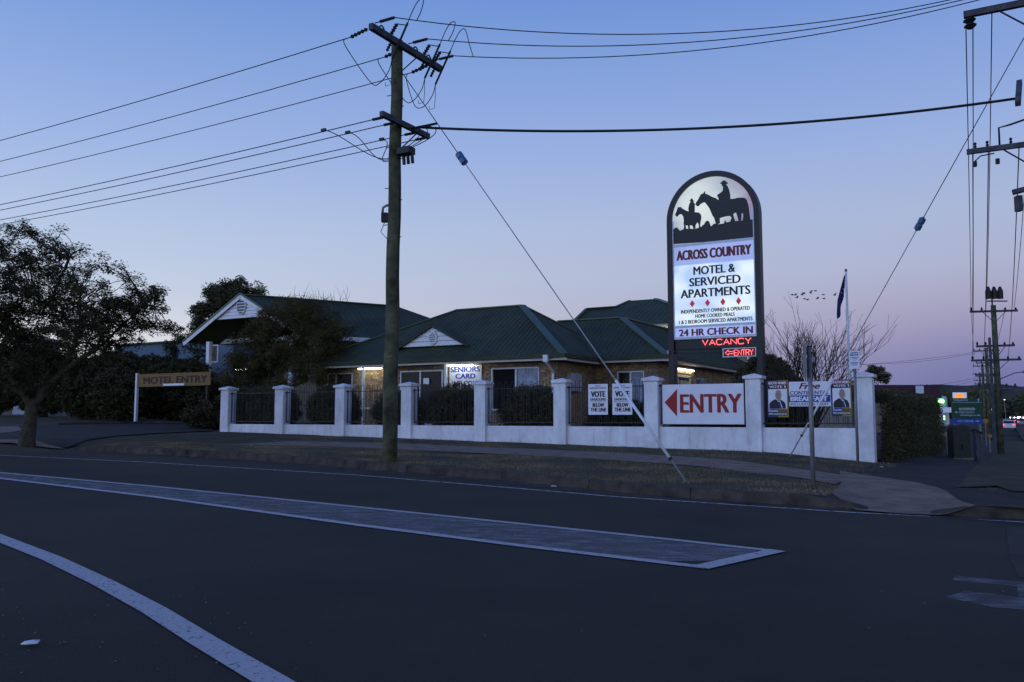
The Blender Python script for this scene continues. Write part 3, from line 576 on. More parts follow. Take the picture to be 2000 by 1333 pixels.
roof_plane(mot, [(*e1, EZ), (*c1, EZ), (*rr1, RZ), (*rl1, RZ)], [(*e1, EZ), (*c1, EZ)])
roof_plane(mot, [(*c1, EZ), (*bk1, EZ), (*rr1, RZ)], [(*c1, EZ), (*bk1, EZ)])
roof_plane(mot, [(*bl1, EZ), (*e1, EZ), (*rl1, RZ)], [(*bl1, EZ), (*e1, EZ)])
roof_plane(mot, [(*bk1, EZ), (*bl1, EZ), (*rl1, RZ), (*rr1, RZ)], [(*bk1, EZ), (*bl1, EZ)])
capline(mot, (*rl1, RZ), (*rr1, RZ)); capline(mot, (*c1, EZ), (*rr1, RZ), .3, 'hip_cap'); capline(mot, (*e1, EZ), (*rl1, RZ), .2, 'hip_cap'); capline(mot, (*bk1, EZ), (*rr1, RZ), .2, 'hip_cap')
E2 = EZ + .06; T2 = 7.4; S2 = -10.75; R2 = 5.42; r2 = (-13.75, 10.4)
roof_plane(mot, [(-17.0, T2, E2), (S2, T2, E2), (*r2, R2), (-16.9, 10.4, R2)], [(-17.0, T2, E2), (S2, T2, E2)])
roof_plane(mot, [(S2, T2, E2), (S2, 22, E2), (-13.75, 22, R2), (*r2, R2)], [(S2, T2, E2), (S2, 22, E2)])
capline(mot, (*r2, R2), (-16.7, 10.4, R2)); capline(mot, (S2, T2, E2), (*r2, R2), .3, 'hip_cap'); capline(mot, (*r2, R2), (-13.75, 22, R2))
gutter(mot, (e1[0], e1[1] - .05, EZ), (c1[0] + .08, c1[1] - .05, EZ), inward=(0, 1)); gutter(mot, (c1[0] + .05, c1[1], EZ), (c1[0] + .05, T2 - .1, EZ), inward=(-1, 0)); gutter(mot, (c1[0], T2 - .05, E2), (S2 + .08, T2 - .05, E2), inward=(0, 1)); gutter(mot, (S2 + .05, T2, E2), (S2 + .05, 22, E2), inward=(-1, 0))
MB().box(e1[0], c1[0] - .03, 4.28, 11.5, EZ - .17, EZ - .14).build('soffit', mat('soffit board', (.5, .5, .48), .8), mot); MB().box(-17, S2 - .03, T2 + .08, 21.9, E2 - .17, E2 - .14).build('soffit', MATS['soffit board'], mot)
# walls: core + bricks
TW, SW, TW2, SW2 = 4.80, -13.98, T2 + .6, S2 - .6
def wallcore(s0, s1, t0, t1, z0, z1): return MB().box(s0, s1, t0, t1, z0, z1).build('wall', M_mortar, mot)
bm_ = MB(); bl_, bh_, bd_ = .226, .076, .03
for sx_ in (-1, 1): bm_.v += [Vector((sx_ * bl_ / 2, y, z)) for y, z in ((-bd_, -bh_ / 2), (bd_, -bh_ / 2), (bd_, bh_ / 2), (-bd_, bh_ / 2))]
bm_.f = [(0, 1, 2, 3), (7, 6, 5, 4), (0, 4, 5, 1), (1, 5, 6, 2), (2, 6, 7, 3), (3, 7, 4, 0)]
me_brick = bpy.data.meshes.new('brick'); me_brick.from_pydata([tuple(v) for v in bm_.v], [], bm_.f); me_brick.materials.append(M_brick)
me_rbrick = me_brick.copy(); me_rbrick.materials.clear(); me_rbrick.materials.append(M_redbrick)
def bricks(wall, a0, a1, z0, z1, holes, pos, rz, me, cap):
    cells = []; row = 0; z = z0 + .043
    while z < z1 - .04:
        a = a0 + .12 + (.12 if row % 2 else 0)
        while a < a1 - .11:
            if not any(h[0] - .11 < a < h[1] + .11 and h[2] - .03 < z < h[3] + .03 for h in holes): cells.append((a, z))
            a += .24
        z += .086; row += 1
    cells.sort(key=lambda c: -c[1]); rest = MB()
    for k, (a, z) in enumerate(cells):
        j = random.uniform(-.003, .003)
        if k < cap: inst('brick', me, wall, pos(a, z, j), rz)
        else:
            p = pos(a, z, j); e = Vector((math.cos(rz), math.sin(rz), 0)) * bl_ / 2; n_ = Vector((-math.sin(rz), math.cos(rz), 0)) * bd_; u = Vector((0, 0, bh_ / 2))
            rest.hexa([p - e - n_ - u, p + e - n_ - u, p + e + n_ - u, p - e + n_ - u, p - e - n_ + u, p + e - n_ + u, p + e + n_ + u, p - e + n_ + u])
    if rest.v: o = rest.build('brick_courses', me.materials[0], wall); o['kind'] = 'stuff'
zf = .95
def win_box(x0, x1, y0, y1): a = pbox(x0, x1, y0, y1, TW); return a
W1 = (fp(641, 740, TW)[0], fp(690, 740, TW)[0], 1.1, 3.12); W2 = (fp(783, 740, TW)[0], fp(866, 740, TW)[0], 1.0, 3.12); W3 = (fp(961, 740, TW)[0], fp(1054, 740, TW)[0], 1.55, 3.12)
wl = wallcore(-25.3, SW, TW, 11, zf - .6, EZ - .1)
bricks(wl, -25.3, SW, zf, EZ - .16, [W1, W2, W3], lambda a, z, j: F(a, TW - .012 + j, z), -TH, me_brick, 300)
def window(par, b, pos, nrm_t, panes, name='window', curtains=(), sill=True):
    a0, a1, b0, b1 = b; fr = MB(); d0, d1 = -.05, .0
    P = pos; fb = lambda x0, x1, z0, z1: fr.hexa([P(x0, d0, z0), P(x1, d0, z0), P(x1, d1, z0), P(x0, d1, z0), P(x0, d0, z1), P(x1, d0, z1), P(x1, d1, z1), P(x0, d1, z1)])
    fb(a0, a1, b0, b0 + .05); fb(a0, a1, b1 - .05, b1); fb(a0, a0 + .05, b0 + .051, b1 - .051); fb(a1 - .05, a1, b0 + .051, b1 - .051)
    xs = [a0 + .05] + [a0 + (a1 - a0) * k for k in panes] + [a1 - .05]
    for k in xs[1:-1]: fb(k - .035, k + .035, b0 + .051, b1 - .051)
    f = fr.build(name, M_alu, par)
    for k in range(len(xs) - 1):
        x0, x1 = xs[k] + .036, xs[k + 1] - .036
        g = MB(); g.poly([P(x0, -.014, b0 + .05), P(x1, -.014, b0 + .05), P(x1, -.014, b1 - .05), P(x0, -.014, b1 - .05)])
        if k in curtains:
            n = 26; g = MB()
            for i in range(n):
                u = i / (n - 1); x = x0 + (x1 - x0) * u; g.v += [P(x, -.02 + .014 * math.sin(u * 44), b0 + .05), P(x, -.02 + .014 * math.sin(u * 44), b1 - .05)]
            g.f = [(2 * i, 2 * i + 2, 2 * i + 3, 2 * i + 1) for i in range(n - 1)]; g.build('curtain', M_curtain, f, smooth=True)
        else: g.build('pane', M_glass, f)
    if sill: s_ = MB(); s_.hexa([P(a0 - .04, -.1, b0 - .07), P(a1 + .04, -.1, b0 - .07), P(a1 + .04, 0, b0 - .07), P(a0 - .04, 0, b0 - .07), P(a0 - .04, -.1, b0 - .005), P(a1 + .04, -.1, b0 - .005), P(a1 + .04, 0, b0 - .005), P(a0 - .04, 0, b0 - .005)]); s_.build('sill', M_mortar, f)
    return f
fpos = lambda T: (lambda a, d, z: F(a, T + d, z))
window(mot, W1, fpos(TW - .005), 1, (.35,)); w2 = window(mot, W2, fpos(TW - .005), 1, (.48,)); window(mot, W3, fpos(TW - .005), 1, (.52,), curtains=(1,))
nb = pbox(827, 838, 739, 751, TW - .08); MB().box(nb[0], nb[1], TW - .085, TW - .075, nb[2], nb[3]).build('notice', M_sign, w2)
letter('OPEN', (nb[0] + .03, nb[1] - .03, nb[2] + .12, nb[3] - .04), wall_place(TW - .088), M_ink, w2, .03) if False else None
# side wall of the front wing, wing behind, door side
ws = wallcore(SW - .3, SW + .001, TW + .02, TW2 + .3, zf - .6, EZ - .12)
bricks(ws, TW - .03, TW2, zf, EZ - .2, [], lambda a, z, j: F(SW + .012 + j, a, z), R(90) - TH, me_brick, 180)
w2b = wallcore(SW - .2, SW2, TW2, 21.5, zf - .6, E2 - .12); W4 = (fp(1206, 730, TW2)[0], fp(1259, 730, TW2)[0], 1.4, 3.05)
bricks(w2b, SW, SW2, zf, E2 - .2, [W4], lambda a, z, j: F(a, TW2 - .012 + j, z), -TH, me_brick, 150)
window(mot, W4, fpos(TW2 - .005), 1, (.5,), curtains=(1,))
dt0, dt1 = sp(1320, 730, SW2)[0], sp(1345, 730, SW2)[0]; wt0, wt1 = sp(1357, 720, SW2)[0], sp(1375, 720, SW2)[0]
D1 = (dt0, dt1, zf, 3.0); W5 = (wt0, wt1, 1.75, 2.95)
bricks(w2b, TW2, 21.4, 1.6, E2 - .2, [D1, W5], lambda a, z, j: F(SW2 + .012 + j, a, z), R(90) - TH, me_brick, 140)
spos = lambda S: (lambda a, d, z: F(S - d, a, z))
window(mot, W5, spos(SW2 + .005), 1, (.45,), curtains=(1,))
dr_ = MB(); P = spos(SW2 + .005); hx = lambda g, x0, x1, d0, d1, z0, z1: g.hexa([P(x0, d0, z0), P(x1, d0, z0), P(x1, d1, z0), P(x0, d1, z0), P(x0, d0, z1), P(x1, d0, z1), P(x1, d1, z1), P(x0, d1, z1)])
hx(dr_, dt0 + .08, dt1 - .08, -.03, 0, zf, 2.9); door = dr_.build('door', M_ink, mot)
g = MB(); hx(g, dt0, dt0 + .08, -.07, 0, zf, 3.0); hx(g, dt1 - .08, dt1, -.07, 0, zf, 3.0); hx(g, dt0 + .081, dt1 - .081, -.07, 0, 2.9, 3.0); g.build('door_frame', M_cream, door)
g = MB(); x0, x1 = dt0 + .1, dt1 - .1; z = zf
while z < 2.88:
    for sg in (1, -1):
        n = max(2, int((x1 - x0) / .12))
        for k in range(n):
            xa, xb = x0 + (x1 - x0) * k / n, x0 + (x1 - x0) * (k + 1) / n
            za, zb_ = (z, z + .14) if sg > 0 else (z + .14, z)
            if max(za, zb_) < 2.9: g.bar(P(xa, -.045, za), P(xb, -.045, zb_), .012, .012)
    z += .14
g.build('security_screen', M_cream, door)
MB().box(S2 - 3.5, SW2 - .5, 21.5, 21.7, 0, 3.3).build('wall', M_mortar, mot)
# gablet on the front slope, boards and round vent
def gable_boards(par, tri, T, rows, m=M_wpaint):
    (sa, za), (sb, zb_), (sp2, zp2) = tri; par_g = MB().poly([F(sa, T + .03, za), F(sb, T + .03, zb_), F(sp2, T + .03, zp2)]).build('gable', MATS['soffit board'], par)
    for k in range(rows):
        v0, v1 = k / rows, (k + 1) / rows; L0 = sa + (sp2 - sa) * v0; R0 = sb + (sp2 - sb) * v0; L1 = sa + (sp2 - sa) * v1; R1 = sb + (sp2 - sb) * v1; zl0 = za + (zp2 - za) * v0; zl1 = za + (zp2 - za) * v1
        g = MB(); g.hexa([F(L0, T - .018, zl0 + .014), F(R0, T - .018, zl0 + .014), F(R0, T + .02, zl0 + .014), F(L0, T + .02, zl0 + .014), F(L1, T - .002, zl1 - .004), F(R1, T - .002, zl1 - .004), F(R1, T + .02, zl1 - .004), F(L1, T + .02, zl1 - .004)]); g.build('board', m, par_g)
    return par_g
def vent(par, s, z, rx, rz_, T):
    ring = [(math.cos(2 * math.pi * k / 24), math.sin(2 * math.pi * k / 24)) for k in range(24)]; g = MB()
    g.path([F(s + rx * a, T - .04, z + rz_ * b) for a, b in ring + ring[:1]], .035, 6, False); v_ = g.build('vent', M_wpaint, par, smooth=True)
    g = MB(); g.poly([F(s + rx * a, T - .028, z + rz_ * b) for a, b in ring]); g.build('vent_backing', mat('vent shade', (.16, .16, .17), .8), v_)
    for k in range(5):
        q = -.68 + k * .34; wv = rx * math.sqrt(1 - q * q) * .95; g = MB(); g.bar(F(s - wv, T - .05, z + q * rz_), F(s + wv, T - .05, z + q * rz_), .03, .04); g.build('louvre', M_wpaint, v_)
TG = 4.95; ga = fp(782, 678, TG); gb = fp(911, 673, TG); gp = fp(838, 638, TG); gz = (ga[1] + gb[1]) / 2 - .02; gm = (ga[0] + gb[0]) / 2; gp = (gm, gp[1] + .02)
gg = gable_boards(mot, ((ga[0] + .1, gz), (gb[0] - .1, gz), (gm, gp[1] - .06)), TG, 4); vent(gg, gm + .02, gz + .31, .19, .24, TG)
tb = lambda z: 4.2 + (z - EZ) / (RZ - EZ) * 3.7
roof_plane(mot, [(ga[0] - .12, TG - .12, gz - .05), (gm, TG - .12, gp[1]), (gm, tb(gp[1]), gp[1]), (ga[0] - .12, tb(gz - .05), gz - .05)], [(ga[0] - .12, TG - .12, gz - .05), (ga[0] - .12, tb(gz), gz - .05)])
roof_plane(mot, [(gb[0] + .12, TG - .12, gz - .05), (gm, TG - .12, gp[1]), (gm, tb(gp[1]), gp[1]), (gb[0] + .12, tb(gz - .05), gz - .05)], [(gb[0] + .12, TG - .12, gz - .05), (gb[0] + .12, tb(gz), gz - .05)])
# posts, pipes, lights
for x in (709.5, 870.5):
    s = fp(x, 740, 4.3)[0]; MB().box(s - .045, s + .045, 4.26, 4.35, zf - .3, EZ - .17).build('verandah_post', M_wpaint, mot)
dpx = c1[0] - .05
g = MB(); s_, z_ = fp(1067, 698, 4.1); g.box(s_ - .09, s_ + .09, 4.0, 4.14, EZ - .26, EZ - .02); g.bar(F(s_, 4.07, EZ - .26), F(SW - .1, TW - .09, EZ - .62), .075, .075); g.box(SW - .14, SW - .06, TW - .13, TW - .045, zf - .2, EZ - .6); g.build('downpipe', M_wpaint, mot)
t0, z0 = sp(1106, 764, SW); t1, z1 = sp(1128, 731, SW); MB().box(SW + .035, SW + .19, t0, t1, z0, z1).build('meter_box', mat('meter box', (.42, .42, .45), .6), mot)
def tube_light(par, a, b, m=M_tube):
    A, Bp = F(*a), F(*b); g = MB(); g.bar(A + Vector((0, 0, .055)), Bp + Vector((0, 0, .055)), .07, .05); h_ = g.build('light_fitting', M_wpaint, par); g = MB(); g.tube(A, Bp, .019, n=8); g.build('fluorescent_tube', m, h_, smooth=True)
a = fp(700, 716, 4.45); b = fp(745, 714, 4.45); tube_light(mot, (a[0], 4.45, 3.24), (b[0], 4.45, 3.24), M_tubew)
a = fp(874, 709, 4.45); b = fp(924, 707, 4.45); tube_light(mot, (a[0], 4.45, 3.24), (b[0], 4.45, 3.24), M_tubew)
a = sp(1328, 701, SW2 + .2); b = sp(1358, 701, SW2 + .2); tube_light(mot, (SW2 + .12, a[0], 3.2), (SW2 + .12, b[0], 3.2))
MB().box(-24.9, -22.4, TW - .1, TW - .03, 1.62, 1.7).build('window_ledge', M_wpaint, mot)
# ---- wall sign
b = pbox(878, 940.5, 714, 772, TW - .12); th = thing('seniors_card_sign', 'white board with blue SENIORS CARD WELCOME lettering hung on the brick wall', 'sign', F(b[0], TW - .12, b[2])); MB().box(b[0], b[1], TW - .12, TW - .10, b[2], b[3]).build('panel', M_sign, th)
for txt, bx, m in (('SENIORS', (880, 938, 716.5, 727), M_blue), ('CARD', (889.5, 929, 730, 740), M_blue), ('WELCOME', (882, 938, 744, 755.5), M_maroonp)): letter(txt, pbox(*bx, TW - .12), wall_place(TW - .124), m, th, .06 if m is M_blue else .03)

# ---- taller block at the back
rb = thing('rear_building', 'taller green roofed block rising behind the hipped motel roof', 'building', F(-12, 20, .6))
T3 = 19.0; zE = fp(1308, 628, T3)[1]; sa = fp(1108, 628, T3)[0]; sb = fp(1395, 628, T3)[0]; s_pk, z_pk = fp(1268, 585, T3 + 4)
te = T3 + 9
roof_plane(rb, [(sa, T3, zE), (sb, T3, zE), (s_pk + .4, T3 + 4, z_pk), (s_pk - 1.2, T3 + 4, z_pk)], [(sa, T3, zE), (sb, T3, zE)], step=.3)
roof_plane(rb, [(sb, T3, zE), (sb, te, zE), (s_pk + .4, te - 2, z_pk), (s_pk + .4, T3 + 4, z_pk)], [(sb, T3, zE), (sb, te, zE)], step=.3)
gl_ = fp(1145, 604, T3 + 1.5); gr_ = fp(1203, 600, T3 + 3)
roof_plane(rb, [(sa - .2, T3 + .2, zE + .02), (sa - .2, te, zE + .02), (gl_[0], te - 2, gl_[1]), (gl_[0], T3 + 1.5, gl_[1])], [(sa - .2, T3 + .2, zE), (sa - .2, te, zE)], step=.3)
roof_plane(rb, [(sa, T3 + .1, zE + .05), (gr_[0] + 1.5, T3 + .1, zE + .05), (gr_[0], T3 + 3, gr_[1]), (gl_[0], T3 + 1.5, gl_[1])], [(sa, T3, zE), (gr_[0] + 1.5, T3, zE)], step=.3)
capline(rb, (sb, T3, zE), (s_pk + .4, T3 + 4, z_pk), .3, 'hip_cap'); capline(rb, (gl_[0], T3 + 1.5, gl_[1]), (sa, T3, zE), .2, 'hip_cap'); capline(rb, (gl_[0], T3 + 1.5, gl_[1] + .02), (gr_[0], T3 + 3, gr_[1] + .02), .2); capline(rb, (gr_[0], T3 + 3, gr_[1] + .02), (s_pk - 1.2, T3 + 4, z_pk), .2)
gutter(rb, (sa, T3 - .05, zE), (sb + .08, T3 - .05, zE), inward=(0, 1)); gutter(rb, (sb + .05, T3, zE), (sb + .05, te, zE), inward=(-1, 0))
MB().box(sa + .5, sb - .6, T3 + .6, te - .5, 0, zE - .1).build('wall', mat('cream render', (.50, .40, .24), .9), rb)
MB().box(sa, sb - .03, T3 + .06, te, zE - .2, zE - .17).build('soffit', MATS['soffit board'], rb)
a = fp(1276, 640, T3 + .3); b = fp(1300, 640, T3 + .3); tube_light(rb, (a[0], T3 + .3, zE - .35), (b[0], T3 + .3, zE - .35))

# ---- entrance canopy with gable
TC = 7.0; ap_ = fp(471, 576, TC); lf = fp(360, 669, TC); hw = ap_[0] - lf[0]; pitch = (ap_[1] - lf[1]) / hw
rgt = (ap_[0] + hw * 1.02, lf[1]); dirs = Vector((.4716, .8826)); 
def rp(s, t, z, L): return (s + dirs.x * L, t + dirs.y * L, z)
# ridge length from the photo: where it meets column 775
best = min((abs((lambda p: 1000 + FPX * p.x / (p.y * cp + (p.z - CAMZ) * sp_))(F(*rp(ap_[0], TC, ap_[1], L))) - 775), L) for L in [k * .1 for k in range(20, 300)]); LR = best[1]
can = thing('entrance_canopy', 'gabled motel entrance canopy with white weatherboards and long green roof', 'canopy', F(ap_[0], TC, 1))
A0 = (ap_[0], TC, ap_[1]); L0 = (lf[0], TC, lf[1]); R0 = (rgt[0], TC, rgt[1]); A1 = rp(*A0, LR); L1 = rp(*L0, LR); R1 = rp(rgt[0], TC, rgt[1], LR + 3.0)
roof_plane(can, [L0, A0, A1, L1], [L0, L1], step=.3); roof_plane(can, [R0, A0, A1, R1], [R0, R1], step=.3)
roof_plane(can, [R1, A1, L1], [R1, L1], step=.3)
for a, b in ((L0, A0), (R0, A0)):
    g = MB(); g.bar(F(a[0], a[1] - .06, a[2] - .09), F(b[0], b[1] - .06, b[2] - .09), .03, .2); g.build('bargeboard', M_wpaint, can)
    g = MB(); g.bar(F(a[0], a[1] - .05, a[2] + .05), F(b[0], b[1] - .05, b[2] + .05), .12, .07); g.build('barge_cap', M_cap, can)
g = MB(); g.bar(F(*A0) + Vector((0, 0, .012)), F(*A1) + Vector((0, 0, .012)), .25, .05); g.build('ridge_cap', M_cap, can)
g = MB(); g.bar(F(*R0) + Vector((0, 0, -.08)), F(*R1) + Vector((0, 0, -.08)), .1, .2); g.build('fascia', M_wpaint, can)
zg = fp(413, 626, TC)[1]; fr_ = (ap_[1] - zg) / (ap_[1] - lf[1]); gl2 = ap_[0] - hw * fr_ + .12; gr2 = ap_[0] + hw * fr_ - .12
gg = gable_boards(can, ((gl2, zg), (gr2, zg), (ap_[0], ap_[1] - .16)), TC + .06, 6); vent(gg, ap_[0], zg + (ap_[1] - zg) * .52, .30, .42, TC + .05)
g = MB(); g.bar(F(lf[0] + .9, TC + 1.6, lf[1] + .1), F(rgt[0] + .2, TC + 1.6, lf[1] + .1), .2, .24); g.build('beam', M_wpaint, can)
for s_off in (fp(408, 700, TC + .4)[0], rgt[0] - 1.0): MB().box(s_off - .11, s_off + .11, TC + .3, TC + .5, .7, lf[1]).build('column', M_wpaint, can)
MB().hexa([F(*q) for q in ((lf[0] + .6, TC + 5, .5), (rgt[0] + 1.8, TC + 5, .5), (rgt[0] + 5, TC + 11, .5), (lf[0] + 4, TC + 11, .5), (lf[0] + .6, TC + 5, lf[1]), (rgt[0] + 1.8, TC + 5, lf[1]), (rgt[0] + 5, TC + 11, lf[1]), (lf[0] + 4, TC + 11, lf[1]))]).build('office_wall', M_mortar, can)
wb = (fp(414, 690, TC + 4.9)[0], fp(424, 690, TC + 4.9)[0], fp(419, 708, TC + 4.9)[1], fp(419, 674, TC + 4.9)[1]); window(can, (wb[0] - .4, wb[1], wb[2], wb[3]), fpos(TC + 4.99), 1, (), sill=False)
a = fp(459, 723, TC + 2); b = fp(490, 723, TC + 2); tube_light(can, (a[0], TC + 2, a[1]), (b[0], TC + 2, a[1]))

# ---- blue shed and pale house far left
s0, z0 = fp(225, 700, 14)[0], fp(300, 672, 14)[1]; s1 = fp(455, 700, 14)[0]
sh = thing('blue_shed', 'blue steel shed wall showing between the trees beside the canopy', 'shed', F(s0, 14, .9)); MB().box(s0, s1, 14, 20, .6, z0).build('wall', M_shed, sh)
g = MB(); g.bar(F(s0 - .1, 13.93, z0 + .04), F(s1 + .1, 13.93, z0 + .04), .16, .1); g.build('gutter', M_ink, sh); roof_plane(sh, [(s0 - .1, 13.9, z0 + .1), (s1 + .1, 13.9, z0 + .1), (s1 + .1, 20, z0 + .9), (s0 - .1, 20, z0 + .9)], [(s0, 13.9, z0), (s1, 13.9, z0)], step=.3)
p0 = at(30, 685, 70); p1 = at(100, 660, 70); ho = thing('pale_house', 'pale house glimpsed through the crown of the street tree', 'house', (p0.x, 70, 1)); MB().wbox(p0.x, p1.x - .4, 70, 72, .5, p1.z).build('wall', mat('pale wall', (.4, .4, .42), .9), ho); MB().wbox(p0.x - .4, p1.x - 1.5, 69.6, 72.4, p1.z + .01, p1.z + .3).build('roof', M_ink, ho)
# ---- motel entry sign
a = pbox(269, 411, 729, 754.5, -0 + 4.0); me_ = thing('motel_entry_sign', 'yellow MOTEL ENTRY board on white posts beside the driveway', 'sign', F(a[0], 4, G(a[0], 4)))
zt = a[3]; MB().box(a[0], a[1], 4.0, 4.05, a[2], a[3]).build('panel', M_yellow, me_)
letter('MOTEL ENTRY', pbox(280, 405, 735, 749, 4.0), wall_place(3.994), mat('faded maroon', (.035, .008, .008), .7), me_, .06)
b = pbox(319, 360, 749.5, 753.5, 3.99); MB().box(b[0], b[1], 3.975, 3.99, b[2], b[3]).build('strip', M_sign, me_)
for s_, t_, z_, m_ in ((a[0] - .06, 3.96, zt + .05, M_wpaint), (a[1] - .3, 4.06, zt - .1, M_bark)): MB().box(s_ - .055, s_ + .055, t_, t_ + .12, G(s_, 4) - .1, z_).build('post', m_, me_)

# ================================================================== POLES AND WIRES
def sagline(a, b, sag, n=28):
    a, b = Vector(a), Vector(b); return [a.lerp(b, k / (n - 1)) - Vector((0, 0, sag * 4 * (k / (n - 1)) * (1 - k / (n - 1)))) for k in range(n)]
def wire(label, a, b, sag, r=.011, cat='power line', group='overhead wires', name='power_line'):
    return tag(MB().path(sagline(a, b, sag), r, 5).build(name, M_wire, smooth=True), label, cat, group)
def insul(par, a, b, r=.05, n=8, m=M_iron):      # ribbed insulator between two points
    a, b = Vector(a), Vector(b); pts, rs = [], []
    for k in range(n * 2 + 1): pts.append(a.lerp(b, k / (n * 2))); rs.append(r if k % 2 else r * .45)
    return MB().path(pts, rs, 8).build('insulator', m, par)
ps_, pt_ = ground_at(760, 903); PB = F(ps_, pt_, G(ps_, pt_)); PT_ = at(776.5, 80, PB.y)
up_ = thing('utility_pole', 'weathered timber power pole with two crossarms at the kerb', 'pole', PB)
pts = [PB.lerp(PT_, k / 14) + Vector((.012 * math.sin(k * 1.7), 0, 0)) for k in range(15)]; pts[0].z -= .3
MB().path(pts, [.16 - .038 * k / 14 for k in range(15)], 16).build('pole', M_timber, up_, smooth=True)
vv = Vector((ST, CT, 0)); uu = Vector((CT, -ST, 0))        # away from the street, along the street
def onpole(z): return PB.lerp(PT_, (z - PB.z) / (PT_.z - PB.z))
A_l = at(716, 62, 17.05); zarm = PT_.z - .16
c_ = onpole(zarm) + uu * .16; arm0, arm1 = c_ - vv * 1.12, c_ + vv * 1.42
MB().bar(arm0, arm1, .11, .14).build('crossarm', M_arm, up_, bevel=.01)
zl = 7.55; c2 = onpole(zl) + uu * .19; l0, l1 = c2 - vv * .75, c2 + vv * .95
MB().bar(l0, l1, .10, .12).build('crossarm', M_arm, up_, bevel=.01)
for cc, z_ in ((c_, zarm), (c2, zl)): MB().bar(cc + vv * .5 - Vector((0, 0, .06)), onpole(z_ - .55) + uu * .12, .04, .015).build('brace', M_iron, up_)
LEFTP = PB - uu * 46 + Vector((0, 0, .8))
RP = F(1.02, -2.97, 0); RP.z = G(1.02, -2.97)
hv = []
for k, q in enumerate((-1.05, .1, 1.1)):
    a = c_ + vv * q + Vector((0, 0, .02)) - uu * .06; e = a - uu * .52 - Vector((0, 0, .10))
    insul(up_, a - uu * .08 - Vector((0, 0, .02)), e, .045, 5); hv.append(e)
    b = c_ + vv * q + Vector((0, 0, .08)) + uu * .06; e2 = b + uu * .12; e3 = b + (uu * .98 - vv * .1) * .55 - Vector((0, 0, .03)); insul(up_, e2, e3, .036, 9); hv.append(e3)
    MB().path([b, e2], .012, 5).build('link', M_iron, up_)
for k in range(3):
    wire(['outermost', 'middle', 'innermost'][k] + ' high voltage wire running left from the top crossarm', hv[2 * k], hv[2 * k] - uu * 46 + Vector((0, 0, .85)), .55)
    tgt = RP + Vector((0, 0, 10.1)) - uu * (.9 - .75 * k) ; wire(['upper', 'middle', 'lower'][k] + ' high voltage wire rising right from the top crossarm', hv[2 * k + 1], tgt, .62)
# fuse drop-outs on the arm with their looping jumpers
for k, q in enumerate((-.42, .78, 1.2)):
    base = c_ + vv * q; insul(up_, base - uu * .05 + Vector((0, 0, .06)), base + uu * .14 + Vector((0, 0, .30)) , .05, 5); insul(up_, base + uu * .0 - Vector((0, 0, .05)), base - uu * .12 - Vector((0, 0, .24)), .04, 4)
    top = base + uu * .42 + Vector((0, 0, .26)); bot = base - uu * .02 - Vector((0, 0, .42)) + vv * .05
    MB().tube(top, bot, .024, n=6).build('fuse', M_iron, up_); MB().tube(base + uu * .14 + Vector((0, 0, .30)), top - Vector((0, 0, .06)), .012, n=5).build('fuse_arm', M_iron, up_)
    tgt = RP + Vector((0, 0, 10.1)) - uu * (.9 - .75 * k); lp = sagline(hv[2 * k + 1], tgt, .62, 29)[1]
    MB().path(smooth([top, top + uu * .14 + Vector((0, 0, .26)), top + uu * .28 + Vector((0, 0, .42)), top + uu * .40 + Vector((0, 0, .40)), lp.lerp(top + uu * .42 + Vector((0, 0, .3)), .55), lp]), .010, 5).build('jumper', M_wire, up_, smooth=True)
    e = hv[2 * k] - uu * .1
    MB().path(smooth([bot, bot - uu * .08 - Vector((0, 0, .24)), bot - uu * .32 - Vector((0, 0, .46)), bot - uu * .58 - Vector((0, 0, .38)), e - uu * .05 - Vector((0, 0, .14)), e]), .010, 5).build('jumper', M_wire, up_, smooth=True)
    MB().path([bot, bot - Vector((0, 0, .3)), bot - Vector((0, 0, .55)) - uu * .02, bot - Vector((0, 0, .56)) - uu * .16, bot - Vector((0, 0, .48)) - uu * .17], .007, 5).build('fuse_hook', M_wire, up_)
for q in (-.75, .45, .95): MB().path([c_ + vv * (q + a) + Vector((0, 0, .07 + .09 * math.sin(math.pi * (a + .1) / .2))) for a in (-.1, -.05, 0, .05, .1)], .018, 6).build('arm_bolt', M_iron, up_)
# low voltage side
lv = []
for k, q in enumerate((-.70, -.32, .42, .82)):
    a = c2 + vv * q - Vector((0, 0, .07)); e = a - uu * .26; MB().path([a, e], .03, 6).build('insulator', M_iron, up_); lv.append(e)
for k, e in enumerate(lv): wire(['first', 'second', 'third', 'fourth'][k] + ' low voltage wire below the high wires, counted from the kerb', e, e - uu * 46 + Vector((0, 0, .8)), .5, .011)
# bundled cable to the right
cb = c2 + vv * .25 + uu * .2 - Vector((0, 0, .03)); ce = RP + Vector((0, 0, 7.7)) - uu * .5
wire('thick black bundled cable slung between the timber pole and the right pole', cb, ce, .32, .03, 'cable')
MB().path([cb - uu * .2, cb + uu * .5], .026, 6).build('cable_clamp', M_iron, up_)
fbx = onpole(6.92) + uu * .2; MB().hexa([fbx + uu * a + vv * b + Vector((0, 0, c)) for a, b, c in ((-.1, -.12, -.06), (.25, -.12, -.06), (.25, .12, -.06), (-.1, .12, -.06), (-.1, -.12, .1), (.25, -.12, .1), (.25, .12, .1), (-.1, .12, .1))]).build('fuse_box', M_iron, up_, bevel=.02)
for q in (.02, .13, .24): MB().tube(fbx + uu * q - Vector((0, 0, .05)), fbx + uu * (q + .02) - Vector((0, 0, .26)), .036, n=8).build('fuse_holder', M_iron, up_)
